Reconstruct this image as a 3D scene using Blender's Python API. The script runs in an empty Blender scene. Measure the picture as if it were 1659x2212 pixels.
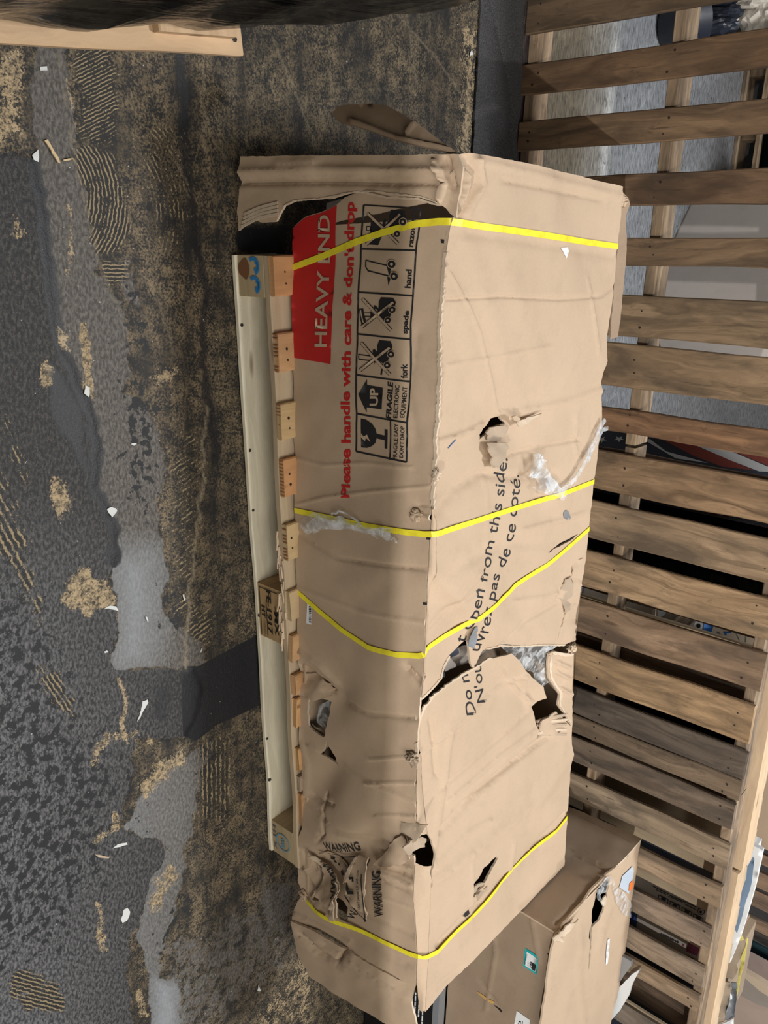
import bpy, bmesh, math, random
from mathutils.bvhtree import BVHTree
import numpy as np
from mathutils import Vector, Matrix, geometry

# ---------------------------------------------------------------- camera
CX, CY, FPX, CAMH = 829.5, 1106.0, 1788.3, 1.6
YAW, PITCH, ROLL = 0.37610, 0.66988, 0.27230
cy_, sy_, cp_, sp_ = math.cos(YAW), math.sin(YAW), math.cos(PITCH), math.sin(PITCH)
Fv = np.array([sy_*cp_, cy_*cp_, -sp_]); Rv0 = np.array([cy_, -sy_, 0.0]); Uv0 = np.cross(Rv0, Fv)
Rv = math.cos(ROLL)*Rv0 + math.sin(ROLL)*Uv0
Uv = -math.sin(ROLL)*Rv0 + math.cos(ROLL)*Uv0
EYE = np.array([0, 0, CAMH])
sc = bpy.context.scene
col = sc.collection
cam = bpy.data.cameras.new('camera'); cam_o = bpy.data.objects.new('camera', cam); col.objects.link(cam_o)
cam.sensor_fit = 'VERTICAL'; cam.sensor_height = 36.0; cam.lens = FPX/2212*36.0
cam.clip_start = .05; cam.clip_end = 100
M = Matrix((tuple(Uv), tuple(-Rv), tuple(-Fv))).transposed().to_4x4()
M.translation = Vector(EYE)
cam_o.matrix_world = M
sc.camera = cam_o

# ---------------------------------------------------------------- world, lights, exposure
sc.view_settings.view_transform = 'Standard'
sc.view_settings.look = 'None'
sc.view_settings.exposure = 0.0
sc.view_settings.gamma = 1.0
sc.view_settings.use_curve_mapping = False
w = bpy.data.worlds.new('world'); sc.world = w; w.use_nodes = True
w.node_tree.nodes['Background'].inputs[0].default_value = (1.0, 0.96, 0.90, 1)
w.node_tree.nodes['Background'].inputs[1].default_value = 0.17
def lamp(loc, target, size, power, colr, size_y=None):
    l = bpy.data.lights.new('ceiling_or_fill_lamp', 'AREA'); l.energy = power; l.color = colr
    l.shape = 'RECTANGLE'; l.size = size; l.size_y = size_y or size
    o = bpy.data.objects.new('ceiling_or_fill_lamp', l); col.objects.link(o); o.location = loc
    o.rotation_euler = (Vector(target)-Vector(loc)).to_track_quat('-Z', 'Y').to_euler()
    return o
lamp((2.2, 1.27, 4.3), (1.8, 1.3, 0.0), .4, 34, (1, .985, .97))
lamp((1.7, -.9, 3.7), (1.0, 1.2, 0.2), 2.2, 84, (1, .955, .85))  # added soft fill that lifts the box front, no real fitting
lamp((2.4, -5.2, 4.4), (0.9, 1.4, 0.5), .06, 300, (1, .97, .93))
lamp((0.5, 3.15, 4.8), (0.4, 3.3, 0.0), 1.0, 170, (.97, .985, 1), .35)

# ---------------------------------------------------------------- picture -> place helpers
def ray(q):
    q = np.atleast_2d(np.asarray(q, float))
    return Fv*FPX + np.outer(q[:, 0]-CX, Uv) + np.outer(q[:, 1]-CY, Rv)
def onz(q, z=0.0):
    d = ray(q); return EYE + d*((z-CAMH)/d[:, 2])[:, None]
def ony(q, y):
    d = ray(q); return EYE + d*(y/d[:, 1])[:, None]
def onx(q, x):
    d = ray(q); return EYE + d*(x/d[:, 0])[:, None]
def project(p):
    p = np.atleast_2d(p)-EYE; w_ = p@Fv
    return np.stack([CX+FPX*(p@Uv)/w_, CY+FPX*(p@Rv)/w_], 1)
rng = np.random.default_rng(7); random.seed(7)
_P = rng.permutation(512); _P = np.concatenate([_P, _P]); _G = rng.random(512)*2-1
def vnoise(x, y):
    xi = np.floor(x).astype(int); yi = np.floor(y).astype(int); fx = x-xi; fy = y-yi
    fx = fx*fx*(3-2*fx); fy = fy*fy*(3-2*fy)
    h = lambda a, b: _G[_P[(_P[a & 511]+b) & 511]]
    a = h(xi, yi)*(1-fx)+h(xi+1, yi)*fx; b = h(xi, yi+1)*(1-fx)+h(xi+1, yi+1)*fx
    return a*(1-fy)+b*fy
def fbm(x, y, o=4):
    s = 0; a = 1.0
    for i in range(o): s = s+a*vnoise(x*2**i+17*i, y*2**i+5*i); a *= .5
    return s
def seg_dist(P, pts, closed=False):
    P = np.atleast_2d(P); best = np.full(len(P), 1e9); pts = np.asarray(pts, float)
    n = len(pts)
    for i in range(n if closed else n-1):
        a, b = pts[i], pts[(i+1) % n]; ab = b-a; L = ab@ab+1e-12
        t = np.clip(((P-a)@ab)/L, 0, 1); dd = P-(a+t[:, None]*ab)
        best = np.minimum(best, np.hypot(dd[:, 0], dd[:, 1]))
    return best
def inside(P, poly):
    P = np.atleast_2d(P); poly = np.asarray(poly, float); r = np.zeros(len(P), bool); n = len(poly)
    for i in range(n):
        a, b = poly[i], poly[(i+1) % n]
        c = (a[1] > P[:, 1]) != (b[1] > P[:, 1])
        with np.errstate(divide='ignore', invalid='ignore'):
            x = (b[0]-a[0])*(P[:, 1]-a[1])/(b[1]-a[1])+a[0]
        r ^= c & (P[:, 0] < x)
    return r
def C(scale, ox, oy, pts): return [(ox+x*scale, oy+y*scale) for x, y in pts]

_bvh = {}
def snap(P, n, par, off):
    """lay print flush on the sheet it belongs to"""
    if par is None or par.type != 'MESH': return P
    if par.name not in _bvh:
        me = par.data; o_ = root_of(par)
        _bvh[par.name] = BVHTree.FromPolygons([tuple(v.co+o_) for v in me.vertices], [tuple(f.vertices) for f in me.polygons])
    t = _bvh[par.name]; nv = Vector(n); R = P.copy()
    for i, p in enumerate(P):
        h = t.ray_cast(Vector(p)+nv*.035, -nv, .07)[0]
        if h is not None: R[i] = np.array(h)+n*off
    return R
class Surf:
    """a physical surface: base plane (or curved top) plus dents and creases"""
    def __init__(s, base, n, dents=(), creases=(), wob=0.0, wl=60.0, folds=()):
        s.base, s.n, s.dents, s.creases, s.wob, s.wl, s.folds = base, np.array(n, float), dents, creases, wob, wl, folds
    def disp(s, q):
        q = np.atleast_2d(np.asarray(q, float)); h = np.zeros(len(q))
        for cx, cy, rx, ry, an, am in s.dents:
            c, sn = math.cos(an), math.sin(an); dx, dy = q[:, 0]-cx, q[:, 1]-cy
            h += am*np.exp(-((c*dx+sn*dy)/rx)**2-((-sn*dx+c*dy)/ry)**2)
        for pts, w_, am in s.creases:
            if w_ < 9: w_, am = w_*.62, am*1.7
            else: w_ = w_*.8
            h += am*np.exp(-(seg_dist(q, pts)/w_)**2)
        for a, b, k, ext in s.folds:
            a = np.array(a, float); d = np.array(b, float)-a; L = np.linalg.norm(d); d /= L
            sd = (q-a)@np.array([-d[1], d[0]]); al = (q-a)@d
            h += k*np.clip(sd, 0, ext)*np.clip(1-(np.maximum(0, np.maximum(-al, al-L))/40)**2, 0, 1)
        if s.wob: h += s.wob*fbm(q[:, 0]/s.wl, q[:, 1]/s.wl, 3)
        return h
    def __call__(s, q, off=0.0):
        q = np.atleast_2d(np.asarray(q, float))
        return s.base(q) + s.n*(s.disp(q)+off)[:, None]
def plane3(a, b, c):
    a, b, c = map(np.array, (a, b, c)); n = np.cross(b-a, c-a); n = n/np.linalg.norm(n)
    if n@(EYE-a) < 0: n = -n
    def base(q):
        d = ray(q); return EYE + d*((n@(a-EYE))/(d@n))[:, None]
    return base, n

# ---------------------------------------------------------------- object helpers
def put(name, me, parent):
    o = bpy.data.objects.new(name, me); col.objects.link(o)
    if parent is not None: o.parent = parent
    return o
def root_of(p):
    l = Vector((0, 0, 0))
    while p is not None: l += p.location; p = p.parent
    return l
def mesh(name, verts, faces, mats, parent=None, mi=None, smooth=True, uv=None, color=None):
    me = bpy.data.meshes.new(name)
    off = np.array(root_of(parent))
    v = np.asarray(verts, float)-off
    me.from_pydata(v.tolist(), [], [list(f) for f in faces])
    for m in (mats if isinstance(mats, (list, tuple)) else [mats]): me.materials.append(m)
    if mi is not None: me.polygons.foreach_set('material_index', np.asarray(mi, dtype=np.int32))
    sm = np.full(len(me.polygons), bool(smooth)) if np.isscalar(smooth) or isinstance(smooth, bool) else np.asarray(smooth)
    me.polygons.foreach_set('use_smooth', sm)
    if uv is not None:
        l = me.uv_layers.new(name='UVMap'); l.data.foreach_set('uv', np.asarray(uv, float).ravel())
    me.update()
    o = put(name, me, parent)
    if color is not None: o.color = (*color, 1)
    return o
def thing(name, label, cat, loc=(0, 0, 0), group=None):
    o = bpy.data.objects.new(name, None); col.objects.link(o); o.location = loc; o.empty_display_size = .1
    o['label'] = label; o['category'] = cat
    if group: o['group'] = group
    return o
def tag(o, label, cat, group=None):
    o['label'] = label; o['category'] = cat
    if group: o['group'] = group
    return o
def dens(pts, step, closed=True, jag=0.0):
    pts = [np.array(p, float) for p in pts]; out = []; n = len(pts)
    for i in range(n if closed else n-1):
        a, b = pts[i], pts[(i+1) % n]; L = np.linalg.norm(b-a); k = max(1, int(round(L/step)))
        nrm = np.array([-(b-a)[1], (b-a)[0]])/max(L, 1e-9)
        for j in range(k):
            p = a+(b-a)*j/k
            if jag and (j or jag < 0): p = p+nrm*rng.uniform(-abs(jag), abs(jag))
            out.append(p)
    if not closed: out.append(pts[-1])
    return out
def sheet(name, outline, surf, mats, parent, holes=(), th=.004, step=16, bstep=9, jag=0.0, rows=True, off=0.0, back=True, snap_to=None):
    """cut a sheet (card, film, print) out of a surface: outline and holes are triangulated with inner points"""
    ol = dens(outline, bstep, True, jag); hs = [dens(h, bstep*.8, True, max(jag, 1.2)) for h in holes]
    pts = list(ol); edges = [(i, (i+1) % len(ol)) for i in range(len(ol))]
    for h in hs:
        b = len(pts); pts += h; edges += [(b+i, b+(i+1) % len(h)) for i in range(len(h))]
    A = np.array(ol); lo, hi = A.min(0), A.max(0)
    inn = []
    if step:
        xs = np.arange(lo[0], hi[0], step); ys = np.arange(lo[1], hi[1], step*.87)
        g = np.array([(x+(step/2 if j % 2 else 0), y) for j, y in enumerate(ys) for x in xs])
        inn.append(g)
    if rows and surf.creases:
        for cp, w_, am in surf.creases:
            dd = dens(cp, max(6, w_*1.1), False); dd = np.array(dd)
            t = np.gradient(dd, axis=0); t = t/np.maximum(np.linalg.norm(t, axis=1), 1e-9)[:, None]; nn = np.stack([-t[:, 1], t[:, 0]], 1)
            for k in (-1.7, -.8, 0, .8, 1.7): inn.append(dd+nn*(k*w_))
    if inn:
        g = np.concatenate(inn); m = inside(g, ol) & (seg_dist(g, ol, True) > 3)
        for h in hs: m &= ~inside(g, h) & (seg_dist(g, h, True) > 3)
        g = g[m]
        if len(g):
            key = np.round(g/3).astype(int); _, ix = np.unique(key, axis=0, return_index=True); pts += list(g[ix])
    vo, eo, fo, _, _, _ = geometry.delaunay_2d_cdt([Vector((p[0], p[1])) for p in pts], edges, [], 0, 1e-4)
    vo = np.array([(v.x, v.y) for v in vo]); cen = np.array([vo[list(f)].mean(0) for f in fo])
    keep = inside(cen, ol)
    for h in hs: keep &= ~inside(cen, h)
    F = [list(f) for f, k in zip(fo, keep) if k]
    P = surf(vo, off); n = surf.n
    if not th and off < .01 and not isinstance(mats, list): P = snap(P, n, parent or snap_to, off)
    # orient towards the normal
    FF = []
    for f in F:
        a, b, c = P[f[0]], P[f[1]], P[f[2]]
        FF.append(f if np.cross(b-a, c-a)@n > 0 else f[::-1])
    used = sorted({i for f in FF for i in f}); rm = {u: i for i, u in enumerate(used)}
    FF = [[rm[i] for i in f] for f in FF]; P = P[used]; nv = len(P)
    mats = mats if isinstance(mats, (list, tuple)) else [mats]
    V = [P]; faces = list(FF); mi = [0]*len(FF); smf = [True]*len(FF)
    if th:
        B = P-n*th; V.append(B)
        if back: faces += [[i+nv for i in f[::-1]] for f in FF]; mi += [min(2, len(mats)-1)]*len(FF); smf += [True]*len(FF)
        cnt = {}
        for f in FF:
            for a, b in zip(f, f[1:]+f[:1]):
                cnt[(a, b)] = 1
        bd = [(a, b) for a, b in cnt if (b, a) not in cnt]
        base = 2*nv; S = []
        for a, b in bd:
            S += [P[a], P[b], B[b], B[a]]; k = base+len(S)-4; faces.append([k+1, k, k+3, k+2]); mi.append(min(1, len(mats)-1)); smf.append(False)
        if S: V.append(np.array(S))
    return mesh(name, np.concatenate(V), faces, mats, parent, mi, smf)
def grid_uv_box(p0, ax, ay, az, L, W, T, nl=8, wob=0.0, bev=.0015, ends=0.0):
    """a board: rounded-corner section swept along ax with slight wander"""
    p0, ax, ay, az = (np.array(v, float) for v in (p0, ax, ay, az)); b = min(bev, T*.3, W*.3)
    secs = [(b, 0), (W-b, 0), (W, b), (W, T-b), (W-b, T), (b, T), (0, T-b), (0, b)]
    V = []; per = np.cumsum([0]+[math.dist(secs[i], secs[(i+1) % 8]) for i in range(8)])
    o1, o2, o3, o4 = (rng.uniform(0, 99) for _ in range(4))
    for i in range(nl+1):
        s = L*i/nl
        w0 = wob*vnoise(np.array([s*5+o1]), np.array([o2]))[0]; w1 = wob*vnoise(np.array([s*5+o3]), np.array([o4]))[0]
        for a, c in secs:
            aa = a+(w0 if a < W/2 else w1); se = s
            if ends and i in (0, nl): se = s+(ends*rng.uniform(-1, .3) if i else ends*rng.uniform(-.3, 1))
            V.append(p0+ax*se+ay*aa+az*(c+ .3*w1))
    F = []; UV = []; u0, v0 = rng.uniform(0, 50, 2)
    for i in range(nl):
        for k in range(8):
            a, b2 = i*8+k, i*8+(k+1) % 8
            F.append([a, b2, b2+8, a+8])
            s0, s1 = L*i/nl, L*(i+1)/nl; q0, q1 = per[k], per[k+1]
            UV += [(u0+s0, v0+q0), (u0+s0, v0+q1), (u0+s1, v0+q1), (u0+s1, v0+q0)]
    F.append(list(range(7, -1, -1))); F.append([nl*8+k for k in range(8)])
    for r_ in (range(7, -1, -1), range(8)): UV += [(u0+9+secs[k][0]*.25, v0+secs[k][1]*2) for k in r_]
    V = np.array(V)
    # make outward
    if np.dot(np.cross(ax, ay), az) < 0:
        nf = []; nu = []; p = 0
        for f in F:
            nf.append(f[::-1]); nu += UV[p:p+len(f)][::-1]; p += len(f)
        F, UV = nf, nu
    return V, F, UV
def board(name, p0, ax, ay, az, L, W, T, mat, parent, color, nl=8, wob=.002, bev=.002, ends=.0):
    V, F, UV = grid_uv_box(p0, ax, ay, az, L, W, T, nl, wob, bev, ends)
    # ax x ay = az keeps faces outward
    return mesh(name, V, F, mat, parent, None, False, UV, color)
def carton(name, x0, x1, y0, y1, z0, z1, mat, parent=None, rot=0.0, bev=.006, color=None):
    me = bpy.data.meshes.new(name); bm = bmesh.new(); bmesh.ops.create_cube(bm, size=1)
    c = Vector(((x0+x1)/2, (y0+y1)/2, (z0+z1)/2)); off = root_of(parent)
    bmesh.ops.bevel(bm, geom=bm.edges[:], offset=bev/max(.2, min(x1-x0, y1-y0, z1-z0)), segments=2, affect='EDGES')
    for v in bm.verts:
        p = Vector((v.co.x*(x1-x0), v.co.y*(y1-y0), v.co.z*(z1-z0))); p.rotate(Matrix.Rotation(rot, 3, 'Z')); v.co = p+c-off
    bm.to_mesh(me); bm.free(); me.materials.append(mat); o = put(name, me, parent)
    if color: o.color = (*color, 1)
    return o
def strip(name, P, Nn, width, th, mat, parent=None, side=None):
    """flat band along 3D points P with surface normals Nn"""
    P = np.array(P); Nn = np.array(Nn, float); T = np.gradient(P, axis=0); T /= np.linalg.norm(T, axis=1)[:, None]
    S = np.cross(Nn, T); S /= np.linalg.norm(S, axis=1)[:, None]; Nn = np.cross(T, S)
    V = []; F = []
    for p, s, n in zip(P, S, Nn): V += [p+s*width/2, p-s*width/2, p-s*width/2-n*th, p+s*width/2-n*th]
    for i in range(len(P)-1):
        for k in range(4): F.append([4*i+k, 4*i+(k+1) % 4, 4*i+4+(k+1) % 4, 4*i+4+k][::-1])
    F.append([0, 1, 2, 3]); m = 4*(len(P)-1); F.append([m+3, m+2, m+1, m])
    return mesh(name, V, F, mat, parent, None, False)
_tx = {}
def text2d(s, bold=0.0, shear=0.0):
    k = (s, bold, shear)
    if k in _tx: return _tx[k]
    cu = bpy.data.curves.new('t', 'FONT'); cu.body = s; cu.size = 1; cu.offset = bold; cu.resolution_u = 5; cu.shear = shear
    o = bpy.data.objects.new('t', cu); col.objects.link(o)
    me = o.to_mesh(); V = np.array([v.co[:2] for v in me.vertices]); F = [list(p.vertices) for p in me.polygons]
    o.to_mesh_clear(); bpy.data.objects.remove(o); bpy.data.curves.remove(cu)
    V = V-[V[:, 0].min(), 0]; _tx[k] = (V, F); return V, F
def flatmesh(V, F, cut):
    bm = bmesh.new(); vs = [bm.verts.new((x, y, 0)) for x, y in V]
    for f in F:
        try: bm.faces.new([vs[i] for i in f])
        except ValueError: pass
    lo, hi = V.min(0), V.max(0)
    for ax in (0, 1):
        for c in np.arange(lo[ax]+cut, hi[ax], cut):
            no = (1, 0, 0) if ax == 0 else (0, 1, 0); co = (c, 0, 0) if ax == 0 else (0, c, 0)
            bmesh.ops.bisect_plane(bm, geom=bm.verts[:]+bm.edges[:]+bm.faces[:], plane_co=co, plane_no=no)
    bm.verts.index_update(); V2 = np.array([v.co[:2] for v in bm.verts]); F2 = [[v.index for v in f.verts] for f in bm.faces]
    bm.free(); return V2, F2
def oriented(P, F, n):
    return [f if np.cross(P[f[1]]-P[f[0]], P[f[2]]-P[f[1]])@n > 0 else f[::-1] for f in F]
def text_path(name, s, path, cap, surf, mat, parent, bold=0.0, off=.0012, cut=.6, shear=0.0, capf=.73):
    """lettering printed along a path on a surface; cap = height of capitals"""
    V, F = text2d(s, bold, shear); V, F = flatmesh(V, F, cut)
    P = np.array(path, float); d = np.linalg.norm(np.diff(P, axis=0), axis=1); cum = np.concatenate([[0], np.cumsum(d)])
    t = V[:, 0]/V[:, 0].max()*cum[-1]
    X = np.interp(t, cum, P[:, 0]); Y = np.interp(t, cum, P[:, 1]); e = max(2, cum[-1]*.02)
    tx = np.interp(t+e, cum, P[:, 0])-np.interp(t-e, cum, P[:, 0]); ty = np.interp(t+e, cum, P[:, 1])-np.interp(t-e, cum, P[:, 1])
    L = np.hypot(tx, ty); ux, uy = ty/L, -tx/L
    h = V[:, 1]/capf*(np.interp(t, [0, cum[-1]], cap) if not np.isscalar(cap) else cap)
    q = np.stack([X+ux*h, Y+uy*h], 1); W = surf(q, off)
    if off < .01: W = snap(W, surf.n, parent, off)
    return mesh(name, W, oriented(W, F, surf.n), mat, parent, None, True)
def text_flat(name, s, o, ux, uy, w_, h, mat, parent, bold=0.0, shear=0.0):
    """lettering on a flat face: origin o, unit reading direction ux, unit up uy, width w_, cap height h (world)"""
    V, F = text2d(s, bold, shear); o, ux, uy = (np.array(v, float) for v in (o, ux, uy))
    W = o+np.outer(V[:, 0]/V[:, 0].max()*w_, ux)+np.outer(V[:, 1]/.73*h, uy)
    return mesh(name, W, oriented(W, F, np.cross(ux, uy)), mat, parent, None, False)
def lump(name, c, r, mat, parent, seed=0, amp=.5, sub=3):
    """a wad of crumpled card or film"""
    bm = bmesh.new(); bmesh.ops.create_icosphere(bm, subdivisions=sub, radius=1)
    V = np.array([v.co[:] for v in bm.verts]); F = [[v.index for v in f.verts] for f in bm.faces]; bm.free()
    k = 1+amp*np.abs(fbm(V[:, 0]*2.2+seed, V[:, 1]*2.2+V[:, 2]*1.7, 3))-amp*.5
    V = V*k[:, None]*np.array(r)+np.array(c)
    return mesh(name, V, F, mat, parent, None, False)

# ---------------------------------------------------------------- materials
class NT:
    def __init__(s, name):
        s.m = bpy.data.materials.new(name); s.m.use_nodes = True; s.t = s.m.node_tree; s.t.nodes.clear()
        s.out = s.t.nodes.new('ShaderNodeOutputMaterial')
    def n(s, typ, ins=None, **props):
        nd = s.t.nodes.new('ShaderNode'+typ)
        for k, v in props.items(): setattr(nd, k, v)
        for k, v in (ins or {}).items():
            i = nd.inputs[k]
            if isinstance(v, bpy.types.NodeSocket): s.t.links.new(v, i)
            else: i.default_value = v if not isinstance(v, tuple) or len(v) != 3 or i.type != 'RGBA' else (*v, 1)
        return nd
    def math(s, op, a, b=0.0, clamp=False):
        return s.n('Math', {0: a, 1: b}, operation=op, use_clamp=clamp).outputs[0]
    def mix(s, f, a, b, mode='MIX'):
        nd = s.n('Mix', data_type='RGBA', blend_type=mode)
        for i, v in ((0, f), (6, a), (7, b)):
            k = nd.inputs[i]
            if isinstance(v, bpy.types.NodeSocket): s.t.links.new(v, k)
            else: k.default_value = (*v, 1) if isinstance(v, tuple) and len(v) == 3 else v
        return nd.outputs[2]
    def noise(s, vec, scale, detail=4, rough=.55, dist=0.0):
        return s.n('TexNoise', {'Vector': vec, 'Scale': scale, 'Detail': detail, 'Roughness': rough, 'Distortion': dist}).outputs[0]
    def ramp(s, f, a, b):
        return s.n('MapRange', {0: f, 1: a, 2: b}).outputs[0]
    def mapv(s, vec, sc_):
        return s.n('Mapping', {'Vector': vec, 'Scale': sc_}).outputs[0]
    def bsdf(s, colr, rough=.8, bump=None, bs=.1, bd=.001, **kw):
        ins = {'Base Color': colr, 'Roughness': rough}; ins.update(kw)
        b = s.n('BsdfPrincipled', ins)
        if bump is not None:
            bn = s.n('Bump', {'Strength': bs, 'Distance': bd, 'Height': bump}); s.t.links.new(bn.outputs[0], b.inputs['Normal'])
        return b
    def end(s, sh):
        s.t.links.new(sh.outputs[0], s.out.inputs[0]); return s.m
def plain(name, c, rough=.6, metal=0.0, **kw):
    n = NT(name); return n.end(n.bsdf(c, rough, Metallic=metal, **kw))
def card_mat(name, c, c2, rough=.78, stain=.25):
    n = NT(name); tc = n.n('TexCoord').outputs['Object']
    a = n.noise(tc, 5, 4); f = n.noise(n.mapv(tc, (160, 160, 160)), 1, 3); s_ = n.ramp(n.noise(tc, 14, 6, .65), .52, .8)
    k = n.mix(n.ramp(a, .3, .7), c, c2)
    k = n.mix(n.math('MULTIPLY', s_, stain), k, tuple(x*.55 for x in c))
    k = n.mix(n.math('MULTIPLY', n.ramp(f, .35, .75), .12), k, tuple(min(1, x*1.35) for x in c))
    return n.end(n.bsdf(k, rough, f, .12, .0006))
CARD = card_mat('tan_cardboard', (.485, .36, .252), (.435, .32, .222))
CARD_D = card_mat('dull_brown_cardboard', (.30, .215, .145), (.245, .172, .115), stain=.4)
CARD_B = card_mat('inner_cardboard', (.40, .31, .225), (.33, .255, .185))
CARD_E = card_mat('torn_cardboard_edge', (.62, .50, .38), (.40, .31, .22))
CARD_G = card_mat('grey_brown_carton', (.33, .285, .25), (.28, .245, .215))
CARD_L = card_mat('pale_carton', (.55, .44, .33), (.50, .39, .29))
CARDS = [CARD, CARD_E, CARD_B]
INK = plain('black_print', (.012, .012, .014), .6)
RED = plain('red_print', (.48, .012, .012), .6)
BLUE = plain('blue_print', (.02, .10, .30), .6)
WHITE = plain('white_paper', (.80, .82, .84), .5)
TEAL = plain('teal_print', (.02, .42, .44), .5)
ORANGE = plain('orange_print', (.85, .18, .03), .5)
NAIL = plain('nail_steel', (.03, .022, .018), .6, .3)
BLACK = plain('black_plastic', (.008, .009, .011), .35)
NAVY = plain('dark_navy_plastic', (.018, .022, .035), .45)
FOAM = plain('white_foam', (.72, .76, .80), .55)
SILVER = plain('silver_grey_film', (.30, .32, .35), .32, .35)
CREAM = plain('cream_canvas', (.50, .46, .40), .85)
def strap_mat():
    n = NT('yellow_strap'); tc = n.n('TexCoord').outputs['Object']
    v = n.n('TexVoronoi', {'Vector': tc, 'Scale': 420}).outputs[0]
    return n.end(n.bsdf(n.mix(n.ramp(n.noise(tc, 40, 4), .45, .75), (.84, .74, .035), (.68, .56, .03)), .42, v, .12, .0004))
STRAP = strap_mat()
def film_mat():
    n = NT('clear_plastic_film'); tc = n.n('TexCoord').outputs['Object']
    a = n.noise(tc, 30, 2, .5, 1.2); b = n.bsdf((.80, .83, .86), .18, a, .4, .004)
    t = n.n('BsdfTransparent', {0: (.95, .96, .97)})
    f = n.math('ADD', n.math('MULTIPLY', n.ramp(a, .42, .70), .55), .10)
    return n.end(n.n('MixShader', {0: f, 1: t.outputs[0], 2: b.outputs[0]}))
FILM = film_mat()
def wrap_mat():
    n = NT('black_stretch_wrap'); tc = n.n('TexCoord').outputs['Object']
    a = n.noise(n.mapv(tc, (6, 3, 26)), 1, 5, .6, .8)
    return n.end(n.bsdf((.0015, .0018, .0022), .13, a, .5, .008, **{'Specular IOR Level': .035}))
WRAP = wrap_mat()
def wood_mat(name, dirt=.5, rs=.28, lo=(.50, .44, .38), hi=(1.28, 1.2, 1.12)):
    """sawn timber; the board's own tone comes from the object colour"""
    n = NT(name); uv = n.n('TexCoord').outputs['UV']; oc = n.n('ObjectInfo').outputs['Color']
    warp = n.noise(n.mapv(uv, (2.2, 9, 1)), 1, 3)
    uvw = n.n('VectorMath', {0: n.mapv(uv, (1.6, 34, 1)), 1: n.n('CombineXYZ', {1: n.math('MULTIPLY', warp, 7)}).outputs[0]}, operation='ADD').outputs[0]
    g = n.noise(uvw, 1, 6, .62)
    ring = n.n('TexWave', {'Vector': uvw, 'Scale': .35, 'Distortion': 3.5, 'Detail': 3}).outputs['Fac']
    fib = n.noise(n.mapv(uv, (14, 420, 1)), 1, 3)
    stain = n.ramp(n.noise(n.mapv(uv, (3, 12, 1)), 1, 5, .6, .5), .46, .66)
    saw = n.n('TexWave', {'Vector': n.mapv(uv, (120, 16, 1)), 'Scale': 1, 'Distortion': 5, 'Detail': 2}).outputs['Fac']
    knot = n.ramp(n.n('TexVoronoi', {'Vector': n.mapv(uv, (3.1, 15, 1)), 'Scale': 1}, feature='F1').outputs['Distance'], .13, .05)
    c = n.mix(n.ramp(g, .32, .7), n.mix(1.0, oc, lo, 'MULTIPLY'), n.mix(1.0, oc, hi, 'MULTIPLY'))
    c = n.mix(n.math('MULTIPLY', ring, rs), c, n.mix(1.0, oc, (.62, .52, .44), 'MULTIPLY'))
    c = n.mix(n.math('MULTIPLY', n.ramp(saw, .55, .9), .12), c, n.mix(1.0, oc, (.55, .5, .46), 'MULTIPLY'))
    c = n.mix(n.math('MULTIPLY', stain, dirt), c, n.mix(1.0, oc, (.30, .28, .27), 'MULTIPLY'))
    c = n.mix(n.math('MULTIPLY', knot, .75), c, n.mix(1.0, oc, (.28, .2, .15), 'MULTIPLY'))
    c = n.mix(n.math('MULTIPLY', n.ramp(fib, .55, .8), .15+.3*(dirt > .5)), c, n.mix(1.0, oc, (.5, .46, .42), 'MULTIPLY'))
    if dirt > .5:
        stk = n.ramp(n.noise(n.mapv(uv, (5, 85, 1)), 1, 4, .7), .60, .70); c = n.mix(n.math('MULTIPLY', stk, .7), c, n.mix(1.0, oc, (.22, .19, .17), 'MULTIPLY'))
        blot = n.ramp(n.noise(n.mapv(uv, (9, 16, 1)), 1, 6, .75), .58, .68); c = n.mix(n.math('MULTIPLY', blot, .6), c, n.mix(1.0, oc, (.30, .27, .25), 'MULTIPLY'))
    h = n.math('ADD', n.math('MULTIPLY', g, .5), n.math('MULTIPLY', fib, .5))
    return n.end(n.bsdf(c, .78, h, .35, .0015))
WOOD_O = wood_mat('weathered_pallet_wood', .9, .3, (.40, .34, .28), (1.42, 1.30, 1.18))
WOOD_N = wood_mat('new_pale_wood', .22, .05, (.80, .76, .70), (1.08, 1.06, 1.03))
def carpet_mat():
    n = NT('dark_grey_felt'); tc = n.n('TexCoord').outputs['Object']
    a = n.noise(tc, 320, 3, .7); b = n.noise(tc, 30, 4)
    return n.end(n.bsdf(n.mix(n.ramp(a, .38, .7), (.022, .022, .024), n.mix(b, (.085, .083, .085), (.13, .125, .125))), .95, a, .8, .003))
FELT = carpet_mat()
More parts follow.
